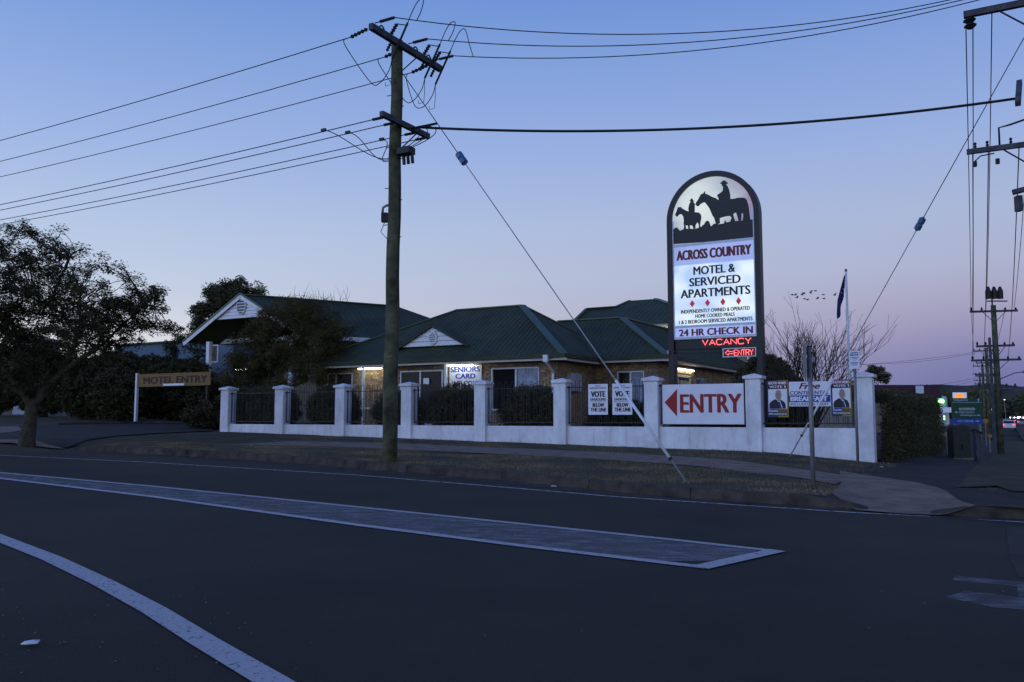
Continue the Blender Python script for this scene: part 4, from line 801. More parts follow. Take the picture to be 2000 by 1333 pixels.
for k in range(3):
    a = cb + uu * .12 * k; b = fbx + uu * (.02 + .11 * k) + Vector((0, 0, .08)); mid = (a + b) / 2 + uu * (.42 + .2 * k)
    MB().path([a.lerp(mid, u) * (1 - u) + mid.lerp(b, u) * u for u in [i / 10 for i in range(11)]], .010, 5).build('service_loop', M_wire, up_, smooth=True)
    a = lv[k] - uu * (1.35 - .35 * k); b = onpole(6.85 - .03 * k) - uu * .15; a = lv[k] + (a - lv[k]); mid = a - Vector((0, 0, .15)) + uu * .5; m2 = b - uu * .55 - Vector((0, 0, .03))
    MB().path([(a * (1 - u) ** 3 + (mid + Vector((0, 0, .05))) * 3 * u * (1 - u) ** 2 + m2 * 3 * u * u * (1 - u) + b * u ** 3) for u in [i / 12 for i in range(13)]], .010, 5).build('service_loop', M_wire, up_, smooth=True)
    MB().bar(a - uu * .05, a + uu * .07, .05, .06).build('connector', M_iron, up_)
for z_ in (8.25, 7.1, 6.2, 5.4): MB().path([onpole(z_) - uu * .12, onpole(z_) - uu * .26], .010, 5).build('step_bolt', M_iron, up_); MB().path([onpole(z_ - .3) + uu * .12, onpole(z_ - .3) + uu * .2], .010, 5).build('step_bolt', M_iron, up_)
jb = onpole(5.55) - uu * .21 - vv * .05; MB().bar(jb - Vector((0, 0, .1)), jb + Vector((0, 0, .1)), .14, .14, (0, 1, 0)).build('junction_box', M_iron, up_, bevel=.01)
MB().path([jb + Vector((0, 0, .1)) - uu * .06, jb + Vector((0, 0, .22)) - uu * .05, jb + Vector((0, 0, .26)) + uu * .04, onpole(5.82) - uu * .12], .028, 7).build('conduit', M_galv, up_, smooth=True)
MB().path([jb - Vector((0, 0, .1)), jb - Vector((0, 0, .3)) - uu * .1, jb - Vector((0, 0, .42)) + uu * .02, onpole(5.0) - uu * .0 - vv * .15], .008, 5).build('loose_wire', M_wire, up_, smooth=True)
idp = onpole(2.55); MB().bar(idp - vv * .155 + uu * .02, idp - vv * .155 + uu * .13, .01, .04).build('number_plate', M_yellow, up_)
MB().path([onpole(6.6) + uu * .1 + vv * .02] + [onpole(6.3 - k * .6) + uu * (.15 + .002 * k) for k in range(5)], .010, 5).build('riser_cable', M_wire, up_)

# ---- right-hand pole just out of frame, its arms reach into view
rpole = thing('corner_power_pole', 'power pole at the right edge whose crossarms reach into the sky', 'pole', RP)
MB().path([RP - Vector((0, 0, .3)), RP + Vector((0, 0, 11.2))], [.17, .12], 14).build('pole', M_timber, rpole, smooth=True)
def rarm(z, L, sz, lab='crossarm'):
    MB().bar(RP + Vector((0, 0, z)) - uu * L - vv * .16, RP + Vector((0, 0, z)) + uu * L - vv * .16, sz, sz * 1.2).build(lab, M_arm, rpole)
    MB().bar(RP + Vector((0, 0, z - .06)) - uu * L * .55 - vv * .16, RP + Vector((0, 0, z - .75)) - vv * .13, .05, .02).build('brace', M_iron, rpole)
def zr(x, y): r = ray(x, y); k = RP.y / r[1]; return CAMZ + r[2] * k - RP.z
z1_, z2_ = zr(1960, 5), zr(1960, 280); LA = 1.44
rarm(z1_, LA, .11); rarm(z2_, LA + .06, .085)
ab = RP + Vector((0, 0, z2_ + 1.2)) - uu * .1 - vv * .1; 
MB().bar(RP + Vector((0, 0, z2_ + .75)) - uu * .55 - vv * .5, RP + Vector((0, 0, z2_ + 1.5)) - uu * .48 + vv * .4, .1, .1).build('cable_arm', M_arm, rpole)
insul(rpole, RP + Vector((0, 0, z1_ - .08)) - uu * (LA - .1) - vv * .16, RP + Vector((0, 0, z1_ - .32)) - uu * (LA - .12) - vv * .16, .13, 2)
for q in (LA - .1, 1.12, .7): insul(rpole, RP + Vector((0, 0, z2_ + .06)) - uu * q - vv * .16, RP + Vector((0, 0, z2_ + .18)) - uu * q - vv * .16, .035, 2)
MB().path([RP + Vector((0, 0, z2_ + .05)) - uu * .9 - vv * .16, RP + Vector((0, 0, z2_ + .42)) - uu * .9 - vv * .16, RP + Vector((0, 0, z2_ + .45)) - uu * .7 - vv * .16, RP + Vector((0, 0, z2_ + .62)) - uu * .02 - vv * .14], .02, 6).build('conductor_loop', M_wire, rpole, smooth=True)
MB().path([RP + Vector((0, 0, z2_ - .22)) - uu * (LA - .08) - vv * .16, RP + Vector((0, 0, z2_ - .12)) - uu * 1.25 - vv * .16, RP + Vector((0, 0, z2_ - .1)) - uu * 1.0 - vv * .16], .014, 5).build('conductor_loop', M_wire, rpole, smooth=True)
for q in (LA - .08, .95): MB().bar(RP + Vector((0, 0, z2_ - .33)) - uu * q - vv * .16, RP + Vector((0, 0, z2_ - .22)) - uu * q - vv * .16, .06, .06, (1, 0, 0)).build('connector', M_iron, rpole)
MB().bar(RP + Vector((0, 0, zr(1995, 372))) - uu * .72 - vv * .2, RP + Vector((0, 0, zr(1995, 372) + .06)) - uu * .38 - vv * .2, .12, .09).build('floodlight', M_arm, rpole); MB().bar(RP + Vector((0, 0, zr(1997, 410))) - uu * .62 - vv * .2, RP + Vector((0, 0, zr(1997, 380))) - uu * .62 - vv * .2, .14, .1, (1, 0, 0)).build('control_box', M_arm, rpole)

# ---- poles marching down the side street
PL = []
for k, (x, Y, hgt, w0) in enumerate(((1944, 46, 7.9, .19), (1926, 80, 8.3, .2), (1917, 112, 8.6, .2), (1911, 150, 9.0, .2))):
    X = (x - 1000) / FPX * Y * 1.003; s, t = S_T(X, Y); z0 = G(s, t); q = thing('street_pole', ['nearest timber power pole down the side street, with transformer arms', 'second timber power pole down the side street', 'third timber power pole down the side street', 'farthest timber power pole down the side street'][k], 'pole', (X, Y, z0), 'poles down the side street')
    b = Vector((X, Y, z0)); MB().path([b - Vector((0, 0, .3)), b + Vector((.03, 0, hgt * .45)), b + Vector((.0, 0, hgt))], [w0, w0 * .85, w0 * .68], 10).build('pole', M_timber, q, smooth=True)
    if k == 0:
        MB().path([b + Vector((-.30, -.1, -.3)), b + Vector((-.34, -.1, hgt * .78))], [.10, .07], 8).build('steel_mast', M_arm, q)
        arms = [(hgt - .35, 1.25), (hgt - 2.2, 1.0), (hgt - 2.95, 1.3), (hgt - 4.4, 1.0)]
        for dx in (-.32, .0, .32): MB().path([b + Vector((.08 + dx, 0, hgt + .35)), b + Vector((.08 + dx, 0, hgt + .75)), b + Vector((.08 + dx, 0, hgt + 1.0))], [.15, .15, .06], 8).build('recloser_tank', M_iron, q)
        MB().bar(b + Vector((-.3, 0, hgt + .22)), b + Vector((.75, 0, hgt + .22)), .08, .06).build('bracket', M_arm, q)
        MB().bar(b + Vector((-.05, 0, hgt - .2)), b + Vector((-.05, 0, hgt + .4)), .06, .06, (1, 0, 0)).build('bracket_post', M_arm, q)
    else: arms = [(hgt - .3, 1.2), (hgt - 1.4, 1.0), (hgt - 2.6, 1.1)]
    for z, L in arms:
        MB().bar(b + Vector((-L, 0, z)), b + Vector((L, -.05, z + .06)), .09, .11).build('crossarm', M_arm, q)
        for sg in (-1, 1): MB().bar(b + Vector((sg * L * .5, -.05, z)), b + Vector((sg * .1, -.05, z - .5)), .04, .02).build('brace', M_iron, q)
        for u in (-.95, -.5, .5, .95): MB().path([b + Vector((L * u, 0, z + .06)), b + Vector((L * u, 0, z + .14)), b + Vector((L * u, 0, z + .24))], [.03, .06, .03], 6).build('insulator', M_iron, q)
    if k in (0, 1, 2):
        zl_ = hgt * .50; MB().path([b + Vector((.1, 0, zl_)), b + Vector((1.0, 0, zl_ + .35)), b + Vector((1.5, 0, zl_ + .4))], .03, 6).build('lamp_arm', M_galv, q); MB().path([b + Vector((1.4, 0, zl_ + .4)), b + Vector((1.75, 0, zl_ + .42)), b + Vector((2.1, 0, zl_ + .36))], [.06, .1, .05], 8).build('lamp_head', M_galv, q)
    PL.append((b, hgt, arms))
b2, h2, ar2 = PL[0]
nw = ['left pair outer', 'left pair inner', 'middle', 'right']
src = [RP + Vector((0, 0, z1_ - .3)) - uu * (LA - .03) - vv * .1, RP + Vector((0, 0, z1_ - .3)) - uu * (LA - .16) - vv * .1, RP + Vector((0, 0, z1_)) - uu * .92, RP + Vector((0, 0, z1_ + .1)) - uu * .1]
dst = [b2 + Vector((-1.2, 0, ar2[0][0] + .1)), b2 + Vector((-1.14, 0, ar2[0][0])), b2 + Vector((-.4, 0, ar2[0][0] + .1)), b2 + Vector((1.1, 0, ar2[0][0] + .2))]
for k in range(4): wire(nw[k] + ' wire dropping from the right edge pole to the pole down the street', src[k], dst[k], .5, .012, group='side street wires')
for k, (q, L_) in enumerate(((LA - .05, -.95), (1.1, -.5), (.55, .5))):
    wire(['left', 'middle', 'right'][k] + ' low wire from the lower right arm down the side street', RP + Vector((0, 0, z2_ + .1)) - uu * q, b2 + Vector((ar2[2][1] * L_, 0, ar2[2][0] + .2)), .5, .012, group='side street wires')
for i in range(3):
    (ba, ha, aa), (bb, hb, ab_) = PL[i], PL[i + 1]
    for sg in (-.95, .5): wire('%s span of %s wire between the far street poles' % (['near', 'middle', 'far'][i], 'left' if sg < 0 else 'right'), ba + Vector((aa[0][1] * sg, 0, aa[0][0] + .2)), bb + Vector((ab_[0][1] * sg, 0, ab_[0][0] + .2)), .5, .012, group='side street wires')
for k, (x0, y0, x1, y1) in enumerate(((1400, 722, 1918, 686), (1500, 702, 1905, 690), (1520, 738, 1912, 737), (1520, 742, 1912, 741))):
    wire(['higher', 'second', 'third', 'lowest'][k] + ' distant wire crossing low over the hedge', at(x0, y0, 85), at(x1, y1, 110), .6 + .3 * k, .016, group='wires over the hedge')

# ---- stay wires
def stay(label, top, anchor, ins_u, g0, g1, blue):
    st = thing('stay_wire', label, 'stay wire', anchor); top, anchor = Vector(top), Vector(anchor); L = lambda u: top.lerp(anchor, u); h_ = .16 / (anchor - top).length
    MB().path([top, L(ins_u - h_)], .010, 5).build('wire', M_wire, st); MB().path([L(ins_u + h_), L(g1)], .011, 5).build('wire', M_strand, st)
    d = (anchor - top).normalized(); MB().path([L(ins_u) - d * .17, L(ins_u) - d * .14, L(ins_u) - d * .135, L(ins_u) - d * .02, L(ins_u), L(ins_u) + d * .02, L(ins_u) + d * .135, L(ins_u) + d * .14, L(ins_u) + d * .17], [.015, .05, .075, .075, .06, .075, .075, .05, .015], 10).build('insulator', blue, st)
    MB().path([L(g0), L(g1)], .028, 8).build('guard_tube', M_guard, st, smooth=True); MB().path([L(g1), L(g1 + .004)], .035, 8).build('guard_end', M_iron, st); MB().path([L(g1), anchor - Vector((0, 0, 0)) + d * .1], .014, 6).build('anchor_rod', M_galv, st)
    return st
as_ = ground_at(1340, 941); an = F(*as_, G(*as_)); stay('stay wire from the timber pole with white guard ending at the kerb grass', onpole(8.75) + uu * .1, an, .262, .80, .955, M_insblue)
an2 = F(-4.68, -1.0, G(-4.68, -1.0)); st2 = stay('stay wire from the right edge pole with white guard before the fence posters', RP + Vector((0, 0, 9.6)), an2, .44, .80, .942, M_insblue)
g = MB(); d = (RP + Vector((0, 0, 9.6)) - an2).normalized(); q = an2 + d * .98; g.path([q - d * .12, q - d * .06 + uu * .03, q, q + d * .06 - uu * .03, q + d * .12], [.02, .045, .02, .045, .02], 6); g.build('turnbuckle', M_iron, st2)

# ================================================================== SIGN POSTS, FLAG, STREET FURNITURE
s, t = -2.74, -8.51; b = F(s, t, G(s, t)); gp_ = thing('grey_sign_post', 'grey steel post with its sign seen edge-on, in the corner grass', 'sign post', b)
top = at(1589, 678, b.y).z; MB().path([b - Vector((0, 0, .2)), Vector((b.x, b.y, top))], .037, 12).build('post', M_galv, gp_, smooth=True); MB().path([Vector((b.x, b.y, top)), Vector((b.x, b.y, top + .015))], .042, 12).build('cap', M_iron, gp_)
e = Vector((b.x, b.y, 0)).normalized(); r_ = Vector((e.y, -e.x, 0)); e2 = (e + r_ * -.12).normalized(); pc = Vector((b.x, b.y, 0)) - r_ * .075
MB().hexa([pc + e2 * a + r_ * w + Vector((0, 0, z)) for z in (1.95, top + .06) for a, w in ((-.22, -.004), (.22, -.004), (.22, .004), (-.22, .004))]).build('sign_plate', M_galv, gp_)
for z in (2.05, top - .1): MB().bar(pc + Vector((0, 0, z)), pc + r_ * .12 + Vector((0, 0, z)), .05, .04).build('clamp', M_iron, gp_)
s, t = -3.15, -.72; b = F(s, t, G(s, t)); az = thing('alcohol_free_zone_sign', 'small white ALCOHOL FREE ZONE sign on a grey post by the corner pillar', 'sign post', b)
y0 = at(1672, 686, b.y).z; y1 = at(1672, 721, b.y).z; MB().path([b - Vector((0, 0, .2)), Vector((b.x, b.y, y0 - .05))], .034, 10).build('post', M_galv, az, smooth=True)
bs_ = (fp(1658.5, 703, t - .05)[0], fp(1678.5, 703, t - .05)[0], y1, y0); MB().box(*bs_[:2], t - .055, t - .049, y1, y0).build('panel', M_sign, az); pa = wall_place(t - .059); wx = bs_[1] - bs_[0]; h = y0 - y1
for txt, u0, u1, v0, v1 in (('ALCOHOL', .14, .88, .07, .15), ('FREE ZONE', .1, .92, .19, .27)): letter(txt, (bs_[0] + u0 * wx, bs_[0] + u1 * wx, y0 - v1 * h, y0 - v0 * h), pa, M_blue, az, .05)
for u0, u1, v0 in ((.12, .9, .35), (.22, .78, .43), (.42, .58, .52), (.1, .9, .63), (.16, .84, .70), (.24, .76, .77)): MB().poly([pa(bs_[0] + u0 * wx, y0 - v0 * h - .012), pa(bs_[0] + u1 * wx, y0 - v0 * h - .012), pa(bs_[0] + u1 * wx, y0 - v0 * h), pa(bs_[0] + u0 * wx, y0 - v0 * h)]).build('fine_print', M_blue, az)
# flagpole behind the fence
fb = at(1660, 760, 24.6); fb.z = G(-4, 2); flp = thing('flagpole', 'slim white flagpole rising behind the corner pillar', 'flagpole', fb); ft = at(1655, 531, 24.6); ft = Vector((fb.x, fb.y, ft.z))
MB().path([fb, ft], [.045, .028], 10).build('pole', M_wpaint, flp, smooth=True); MB().path([ft, ft + Vector((0, 0, .04)), ft + Vector((0, 0, .08))], [.03, .045, .02], 8).build('finial', M_galv, flp)
fl = thing('flag', 'dark blue flag with white stars hanging limp from the flagpole', 'flag', ft); n, mrow = 10, 26; g = MB()
for j in range(mrow):
    v = j / (mrow - 1)
    for i in range(n):
        u = i / (n - 1); x = -u * (.04 + .19 * min(1, v * 1.8)) - .05 * sm(.5, 1, v); hang = 1.22 * v * (.52 + .48 * sm(.0, .75, u)) if True else 0
        g.v.append(ft + Vector((x - .02, .045 * math.sin(u * 13 + v * 3) * (.4 + v) + .02, -.06 - hang - .08 * u)))
for j in range(mrow - 1):
    for i in range(n - 1): a = j * n + i; g.f.append((a, a + 1, a + n + 1, a + n))
c = g.build('cloth', M_flag, fl, smooth=True)
for u, v, r_s in ((-.10, -.52, .03), (-.17, -.62, .02), (-.13, -.75, .018), (-.19, -1.0, .018)):
    MB().poly([ft + Vector((u + r_s * math.cos(k * math.pi / 5) * (1 if k % 2 else .45), -.075, v + r_s * math.sin(k * math.pi / 5) * (1 if k % 2 else .45))) for k in range(10)]).build('star', M_sign, fl)

# ================================================================== VEGETATION
def leafmesh(name, ctr, rad, per, size, m, parent, flat_=.5, droop=0., aspect=.35):
    ctr = np.array(ctr); K = len(ctr); n = K * per; rad = np.repeat(np.asarray(rad) * np.ones(K), per)
    d = RNG.normal(size=(n, 3)); d /= np.linalg.norm(d, axis=1)[:, None]; rr_ = rad * RNG.uniform(.05, 1, n) ** .6
    P = np.repeat(ctr, per, 0) + d * rr_[:, None] * np.array([1, 1, .75])
    ax = RNG.normal(size=(n, 3)) + d * .8; ax[:, 2] = ax[:, 2] * flat_ - droop; ax /= np.linalg.norm(ax, axis=1)[:, None]
    sd2 = np.cross(ax, RNG.normal(size=(n, 3))); sd2 /= np.linalg.norm(sd2, axis=1)[:, None]
    L = RNG.uniform(.6, 1.4, n)[:, None] * size; W_ = L * aspect
    V = np.stack([P - ax * L * .5, P + sd2 * W_ * .5, P + ax * L * .5, P - sd2 * W_ * .5], 1).reshape(-1, 3) - np.array(parent['_o'])
    me = bpy.data.meshes.new(name); me.vertices.add(4 * n); me.vertices.foreach_set('co', V.ravel()); me.loops.add(4 * n); me.loops.foreach_set('vertex_index', np.arange(4 * n)); me.polygons.add(n)
    me.polygons.foreach_set('loop_start', np.arange(0, 4 * n, 4)); me.polygons.foreach_set('loop_total', np.full(n, 4)); me.update(); me.validate(); me.materials.append(m)
    o = bpy.data.objects.new(name, me); C.objects.link(o); o.parent = parent; return o
def limb(g, a, b, r0, r1, wob=.15, n=7):
    a, b = Vector(a), Vector(b); L = (b - a).length; pts = []
    off = Vector((random.uniform(-1, 1), random.uniform(-1, 1), random.uniform(0, 1))) * wob * L
    for k in range(n):
        u = k / (n - 1); pts.append(a.lerp(b, u) + off * math.sin(math.pi * u) + Vector((random.uniform(-1, 1), random.uniform(-1, 1), random.uniform(-1, 1))) * wob * .12 * L * (0 < k < n - 1))
    g.path(pts, [r0 + (r1 - r0) * k / (n - 1) for k in range(n)], 6, False); return pts
def tree(name, label, base, fork_h, blobs, ncl, per, size, leafm, tr, group=None, crad=.3, droop=0., aspect=.35, sparse=None, limbs=26, lean=(0, 0)):
    base = Vector(base); th = thing(name, label, 'tree', base, group); g = MB(); fk = base + Vector((lean[0], lean[1], fork_h))
    g.path([base - Vector((0, 0, .15)), base + Vector((0, 0, .1)), base.lerp(fk, .5) + Vector((.02, 0, 0)), fk], [tr * 1.35, tr * 1.1, tr * .92, tr * .8], 10, False)
    cl = []
    while len(cl) < ncl:
        bx, by, bz, r = random.choices(blobs, [q[3] ** 2 for q in blobs])[0]; d = Vector((random.gauss(0, 1), random.gauss(0, 1), random.gauss(0, 1))).normalized() * r * random.random() ** .42
        p = Vector((bx, by, bz)) + d
        if sparse and sparse(p) < random.random(): continue
        cl.append(p)
    mains = random.sample(cl, min(limbs, len(cl))); ends = []
    stems = []
    for k in range(5):
        tgt = mains[k % len(mains)]; m_ = fk.lerp(tgt, .5); stems.append(limb(g, fk, m_, tr * .6, tr * .32, .12))
    nodes = [p for st_ in stems for p in st_[2:]]
    for tgt in mains:
        src_ = min(nodes, key=lambda p: (p - tgt).length + (1.5 if p.z > tgt.z + .2 else 0)); ps = limb(g, src_, tgt, tr * .24, tr * .06, .14); nodes += ps[2:5]
    for tgt in cl:
        if random.random() < .6:
            src_ = min(nodes, key=lambda p: (p - tgt).length); 
            if (src_ - tgt).length > .05: limb(g, src_, tgt, tr * .06, .006, .12, 5)
    g.build('trunk', M_bark, th, smooth=True); leafmesh('crown', [tuple(p) for p in cl], [crad * random.uniform(.6, 1.3) for _ in cl], per, size, leafm, th, droop=droop, aspect=aspect); return th
def PX(x, y, Y, r, dY=0): p = at(x, y, Y + dY); return (p.x, p.y, p.z, r * Y / FPX)
s, t = ground_at(52, 874); TY = F(s, t, 0).y; tb_ = F(s, t, G(s, t))
blobs = [PX(30, 545, TY, 95), PX(110, 510, TY, 75, .5), PX(150, 560, TY, 75, -.6), PX(225, 580, TY, 66, .3), PX(285, 600, TY, 44, 0), PX(250, 640, TY, 42, .5), PX(170, 640, TY, 70, -.5), PX(70, 650, TY, 80, .4), PX(-60, 560, TY, 140, 0), PX(30, 480, TY, 60, .3), PX(-30, 690, TY, 90, .5), PX(310, 560, TY, 26), PX(315, 640, TY, 28, .2), PX(120, 690, TY, 55, .3), PX(40, 715, TY, 60, -.3), PX(200, 680, TY, 40, .2)]
tree('street_tree', 'large dark spreading street tree with feathery leaves at the driveway', tb_, 1.0, blobs, 980, 95, .09, M_leaf, .19, crad=.25, droop=.15, aspect=.3, sparse=lambda p: .5 if p.z > 4.9 else 1, limbs=40, lean=(.08, 0))
bs2 = F(-27.2, 3.4, G(-27, 3)); BY = bs2.y; blobs = [PX(500, 690, BY, 55), PX(560, 650, BY, 70, .4), PX(620, 630, BY, 48), PX(660, 660, BY, 40, .5), PX(610, 690, BY, 70, -.5), PX(540, 720, BY, 60), PX(470, 730, BY, 45), PX(660, 715, BY, 42), PX(590, 610, BY, 26), PX(520, 640, BY, 34)]
tr2 = tree('olive_feathery_tree', 'olive brown feathery tree in front of the entrance canopy', bs2, .8, blobs, 820, 110, .12, M_leaf2, .12, crad=.36, droop=.5, aspect=.17, limbs=34)
g = MB()
for k in range(60):
    a = Vector(PX(random.uniform(570, 680), random.uniform(585, 625), BY, 1)[:3]); limb(g, a, a + Vector((random.uniform(-.3, .3), random.uniform(-.2, .2), random.uniform(.3, .75))), .009, .003, .1, 4)
g.build('bare_twigs', M_bark, tr2)
pY = 62; blobs = [PX(400, 610, pY, 26), PX(440, 585, pY, 34), PX(470, 570, pY, 26), PX(425, 575, pY, 22), PX(390, 640, pY, 20), PX(505, 572, pY, 12), PX(450, 620, pY, 40)]; b = at(445, 700, pY); b.z = 1
tree('pine_tree', 'dense dark pine tree behind the entrance gable', b, 3.5, blobs, 300, 90, .22, M_pine, .22, crad=.5, aspect=.3, limbs=20)
b = at(1715, 760, 70); b.z = -.5; blobs = [PX(1712, 728, 70, 14), PX(1700, 735, 70, 12), PX(1726, 738, 70, 11), PX(1705, 722, 70, 7)]
tree('small_dark_tree', 'small dark round tree beyond the hedge at the corner', b, 2.5, blobs, 70, 45, .22, M_pine, .12, crad=.35, limbs=14)
b = at(355, 700, 48); b.z = 1; blobs = [PX(345, 655, 48, 12), PX(355, 640, 48, 8), PX(362, 665, 48, 14), PX(340, 680, 48, 22), PX(385, 690, 48, 26)]
tree('slender_tree', 'slender leafy tree between the blue shed and the canopy', b, 1.5, blobs, 90, 40, .14, M_leaf, .07, crad=.25, limbs=16)
# bare winter tree
bt = F(-5.0, 3.0, G(-5.0, 2)); bare = thing('bare_tree', 'leafless winter tree with fanning twigs behind the fence corner', 'tree', bt); g = MB()
def grow(p, d, L, r, lev):
    q = p + d * L; limb(g, p, q, r, r * .7, .06, 4)
    if lev == 0: return
    for k in range(random.choice((2, 2, 3)) if lev > 1 else 2):
        nd = (d + Vector((random.gauss(0, .34), random.gauss(0, .34), random.uniform(.0, .22)))).normalized(); grow(q, nd, L * random.uniform(.6, .88), max(.004, r * .62), lev - 1)
for k in range(27):
    a = 2 * math.pi * k / 27 + random.uniform(-.2, .2); tilt = random.uniform(.1, .72); d = Vector((math.cos(a) * tilt, math.sin(a) * tilt, 1)).normalized(); grow(bt + Vector((math.cos(a) * .12, math.sin(a) * .12, .4)), d, random.uniform(.8, 1.2), .026, 4)
g.path([bt - Vector((0, 0, .1)), bt + Vector((0, 0, .5))], [.16, .1], 8); g.build('branches', M_bark, bare, smooth=True)
# shrubs
def shrub(label, s, t, w, dep, h, m=M_leaf3, n=None, size=.07, cat='shrub', group=None, aspect=.4):
    b = F(s, t, G(s, t)); th = thing('shrub', label, cat, b, group); cl = []
    n = n or int(150 * w * dep * h + 60)
    for k in range(n):
        d = Vector((random.gauss(0, 1), random.gauss(0, 1), random.gauss(0, 1))).normalized() * random.random() ** .3
        cl.append(tuple(F(s + d.x * w / 2, t + d.y * dep / 2, b.z + h * .5 + d.z * h * .5 * (1 if d.z > 0 else .98))))
    g = MB()
    for k in range(7): limb(g, b + Vector((random.uniform(-.1, .1), random.uniform(-.1, .1), -.05)), Vector(cl[k]), .02, .006, .1, 4)
    g.build('stems', M_bark, th); leafmesh('foliage', cl, .19, 46, size, m, th, aspect=aspect); return th
gs = 'shrubs behind the fence'
shrub('dark clipped shrub behind the first fence bay', -23.9, .9, 2.3, 1.3, 1.75, group=gs)
shrub('dark rounded shrub behind the second fence bay', -21.0, 1.0, 2.2, 1.4, 1.75, group=gs)
shrub('dark shrub behind the third fence bay under the lit wall', -18.2, 1.1, 2.0, 1.3, 1.6, group=gs)
shrub('dark square shrub below the seniors card sign', -15.7, 1.0, 2.1, 1.4, 1.78, group=gs)
shrub('large dark rounded shrub below the curtained window', -12.95, 1.1, 2.3, 1.6, 1.75, group=gs)
shrub('low dark shrub behind the placards', -10.0, 1.2, 2.4, 1.2, 1.35, group=gs)
shrub('dark shrub behind the ENTRY banner', -7.2, .9, 2.2, .9, 1.3, group=gs)
shrub('dark leafy shrub under the bare tree', -6.3, 4.4, 2.3, 1.8, 2.3, group=gs, size=.1)
shrub('dark shrub against the red brick end of the motel', -7.6, 9.0, 2.4, 2.0, 3.0, group=gs, size=.1)
gs = 'shrubs beside the driveway'
for lab, x, y, t, w_s, h_ in (('low spreading shrub with pale flowers by the first fence pillar', 412, 836, 1.2, 2.2, 1.1), ('tall dark shrub behind the MOTEL ENTRY board', 350, 828, 7, 5.5, 3.2), ('rounded dark shrub left of the entry board post', 235, 830, 5, 4.0, 2.7), ('dark shrub under the right side of the street tree', 170, 832, 6, 5.0, 3.3), ('tall dark shrub behind the street tree trunk', 80, 832, 8, 6.0, 4.0), ('dark shrub at the left edge behind the street tree', -20, 835, 7, 5.5, 4.2), ('broad dark shrub between the street tree and the entry board', 225, 822, 10, 6.0, 4.0), ('bushy dark shrub in front of the blue shed', 300, 815, 11, 6.0, 3.8), ('dark shrub below the canopy column', 425, 820, 5.5, 3.0, 2.2), ('shrub below the olive feathery tree', 500, 815, 2.2, 4.2, 1.7)):
    s_ = fp(x, y, t)[0]; shrub(lab, s_, t, w_s, min(w_s, 2.6), h_, size=.13, n=int(62 * w_s * h_), group=gs, m=M_leaf4)
g = MB(); s_ = fp(400, 838, .6)[0]
# hedge along the side street
hd_ = thing('hedge', 'long dark clipped hedge running down the side street from the corner pillar', 'hedge', F(-2.9, 8, G(-2.9, 8))); cl = []
for k in range(1500):
    tt = .5 + 21 * random.random() ** 1.2; hgt = 1.86 + .22 * tt / 21 - (.5 * sm(19, 21.5, tt)); zb_ = G(-2.6, tt); f_ = random.random()
    if f_ < .7: p = F(-2.62 + random.uniform(-.12, .08), tt, zb_ + (hgt - zb_) * random.random())
    else: p = F(-2.6 - random.random() * 1.0, tt, hgt + random.uniform(-.08, .05))
    cl.append(tuple(p))
leafmesh('foliage', cl, .22, 36, .075, M_leaf3, hd_, aspect=.4); g = MB()
for k in range(24): tt = .8 + k * .85; g.path([F(-2.75, tt, G(-2.6, tt) - .1), F(-2.75 + random.uniform(-.1, .1), tt, G(-2.6, tt) + 1.2)], [.04, .03], 6)
g.build('stems', M_bark, hd_)

# ================================================================== FAR RIGHT: SERVICE STATION, SIGNS, CARS, HILLS
def ground_pt(x, Y): X = (x - 1000) / FPX * Y; s, t = S_T(X, Y); return Vector((X, Y, G(s, t)))
Y = 62; p0, p1 = at(1735, 778, Y), at(1830, 752, Y)
mr_ = thing('maroon_shop', 'low building with a maroon fascia behind the hedge', 'building', (p0.x, Y, -.6)); MB().wbox(p0.x - 3, p1.x, Y, Y + 8, -.8, p0.z).build('wall', M_mortar, mr_); MB().hexa([(p0.x - 3, Y - .3, p0.z), (p1.x + .2, Y - .3, p0.z), (p1.x + .2, Y + 8, p0.z), (p0.x - 3, Y + 8, p0.z), (p0.x - 3, Y + .1, p1.z), (p1.x + .1, Y + .1, p1.z), (p1.x + .1, Y + 8, p1.z), (p0.x - 3, Y + 8, p1.z)]).build('fascia', mat('maroon fascia', (.06, .014, .018), .6), mr_)
a, b = at(1790, 769, Y - .5), at(1804, 754, Y - .5); MB().wbox(a.x, b.x, Y - .5, Y - .4, a.z, b.z).build('sign_panel', M_sign, mr_)
Y = 95; svc = thing('service_station', 'service station with white canopy and green lit tank beyond the hedge', 'service station', ground_pt(1850, Y)); a, b = at(1822, 806, Y), at(1870, 796, Y)
MB().wbox(a.x, b.x, Y, Y + 10, a.z, b.z).build('canopy', emit('canopy fascia lit', (.5, .62, .9), .30), svc)
for x in (1830, 1848, 1864): q = ground_pt(x, Y + 2); MB().wbox(q.x - .15, q.x + .15, Y + 2, Y + 2.3, q.z, a.z).build('canopy_column', M_wpaint, svc)
c = at(1838, 790, Y + 14); r_ = 11 * (Y + 14) / FPX; tp = at(1838, 774, Y + 14).z; g = MB(); g.path([Vector((c.x, Y + 14, -.8)), Vector((c.x, Y + 14, tp - .3)), Vector((c.x, Y + 14, tp - .05)), Vector((c.x, Y + 14, tp))], [r_, r_, r_ * .8, r_ * .3], 18); g.build('tank', mat('tank paint', (.5, .55, .58), .5), svc, smooth=True)
gl3 = at(1838, 784, Y + 14 - r_ - .2); MB().path([gl3 + Vector((-.3, 0, 0)), gl3 + Vector((.3, 0, 0))], .16, 8).build('green_lamp', emit('green lamp', (.25, 1, .15), 9), svc)
for x, y in ((1822, 771), (1843, 814), (1843, 819)): q = at(x, y, Y - 1); MB().path([q, q + Vector((.12, 0, 0))], .1, 8).build('green_light', emit('green light', (.3, 1, .3), 3), svc)
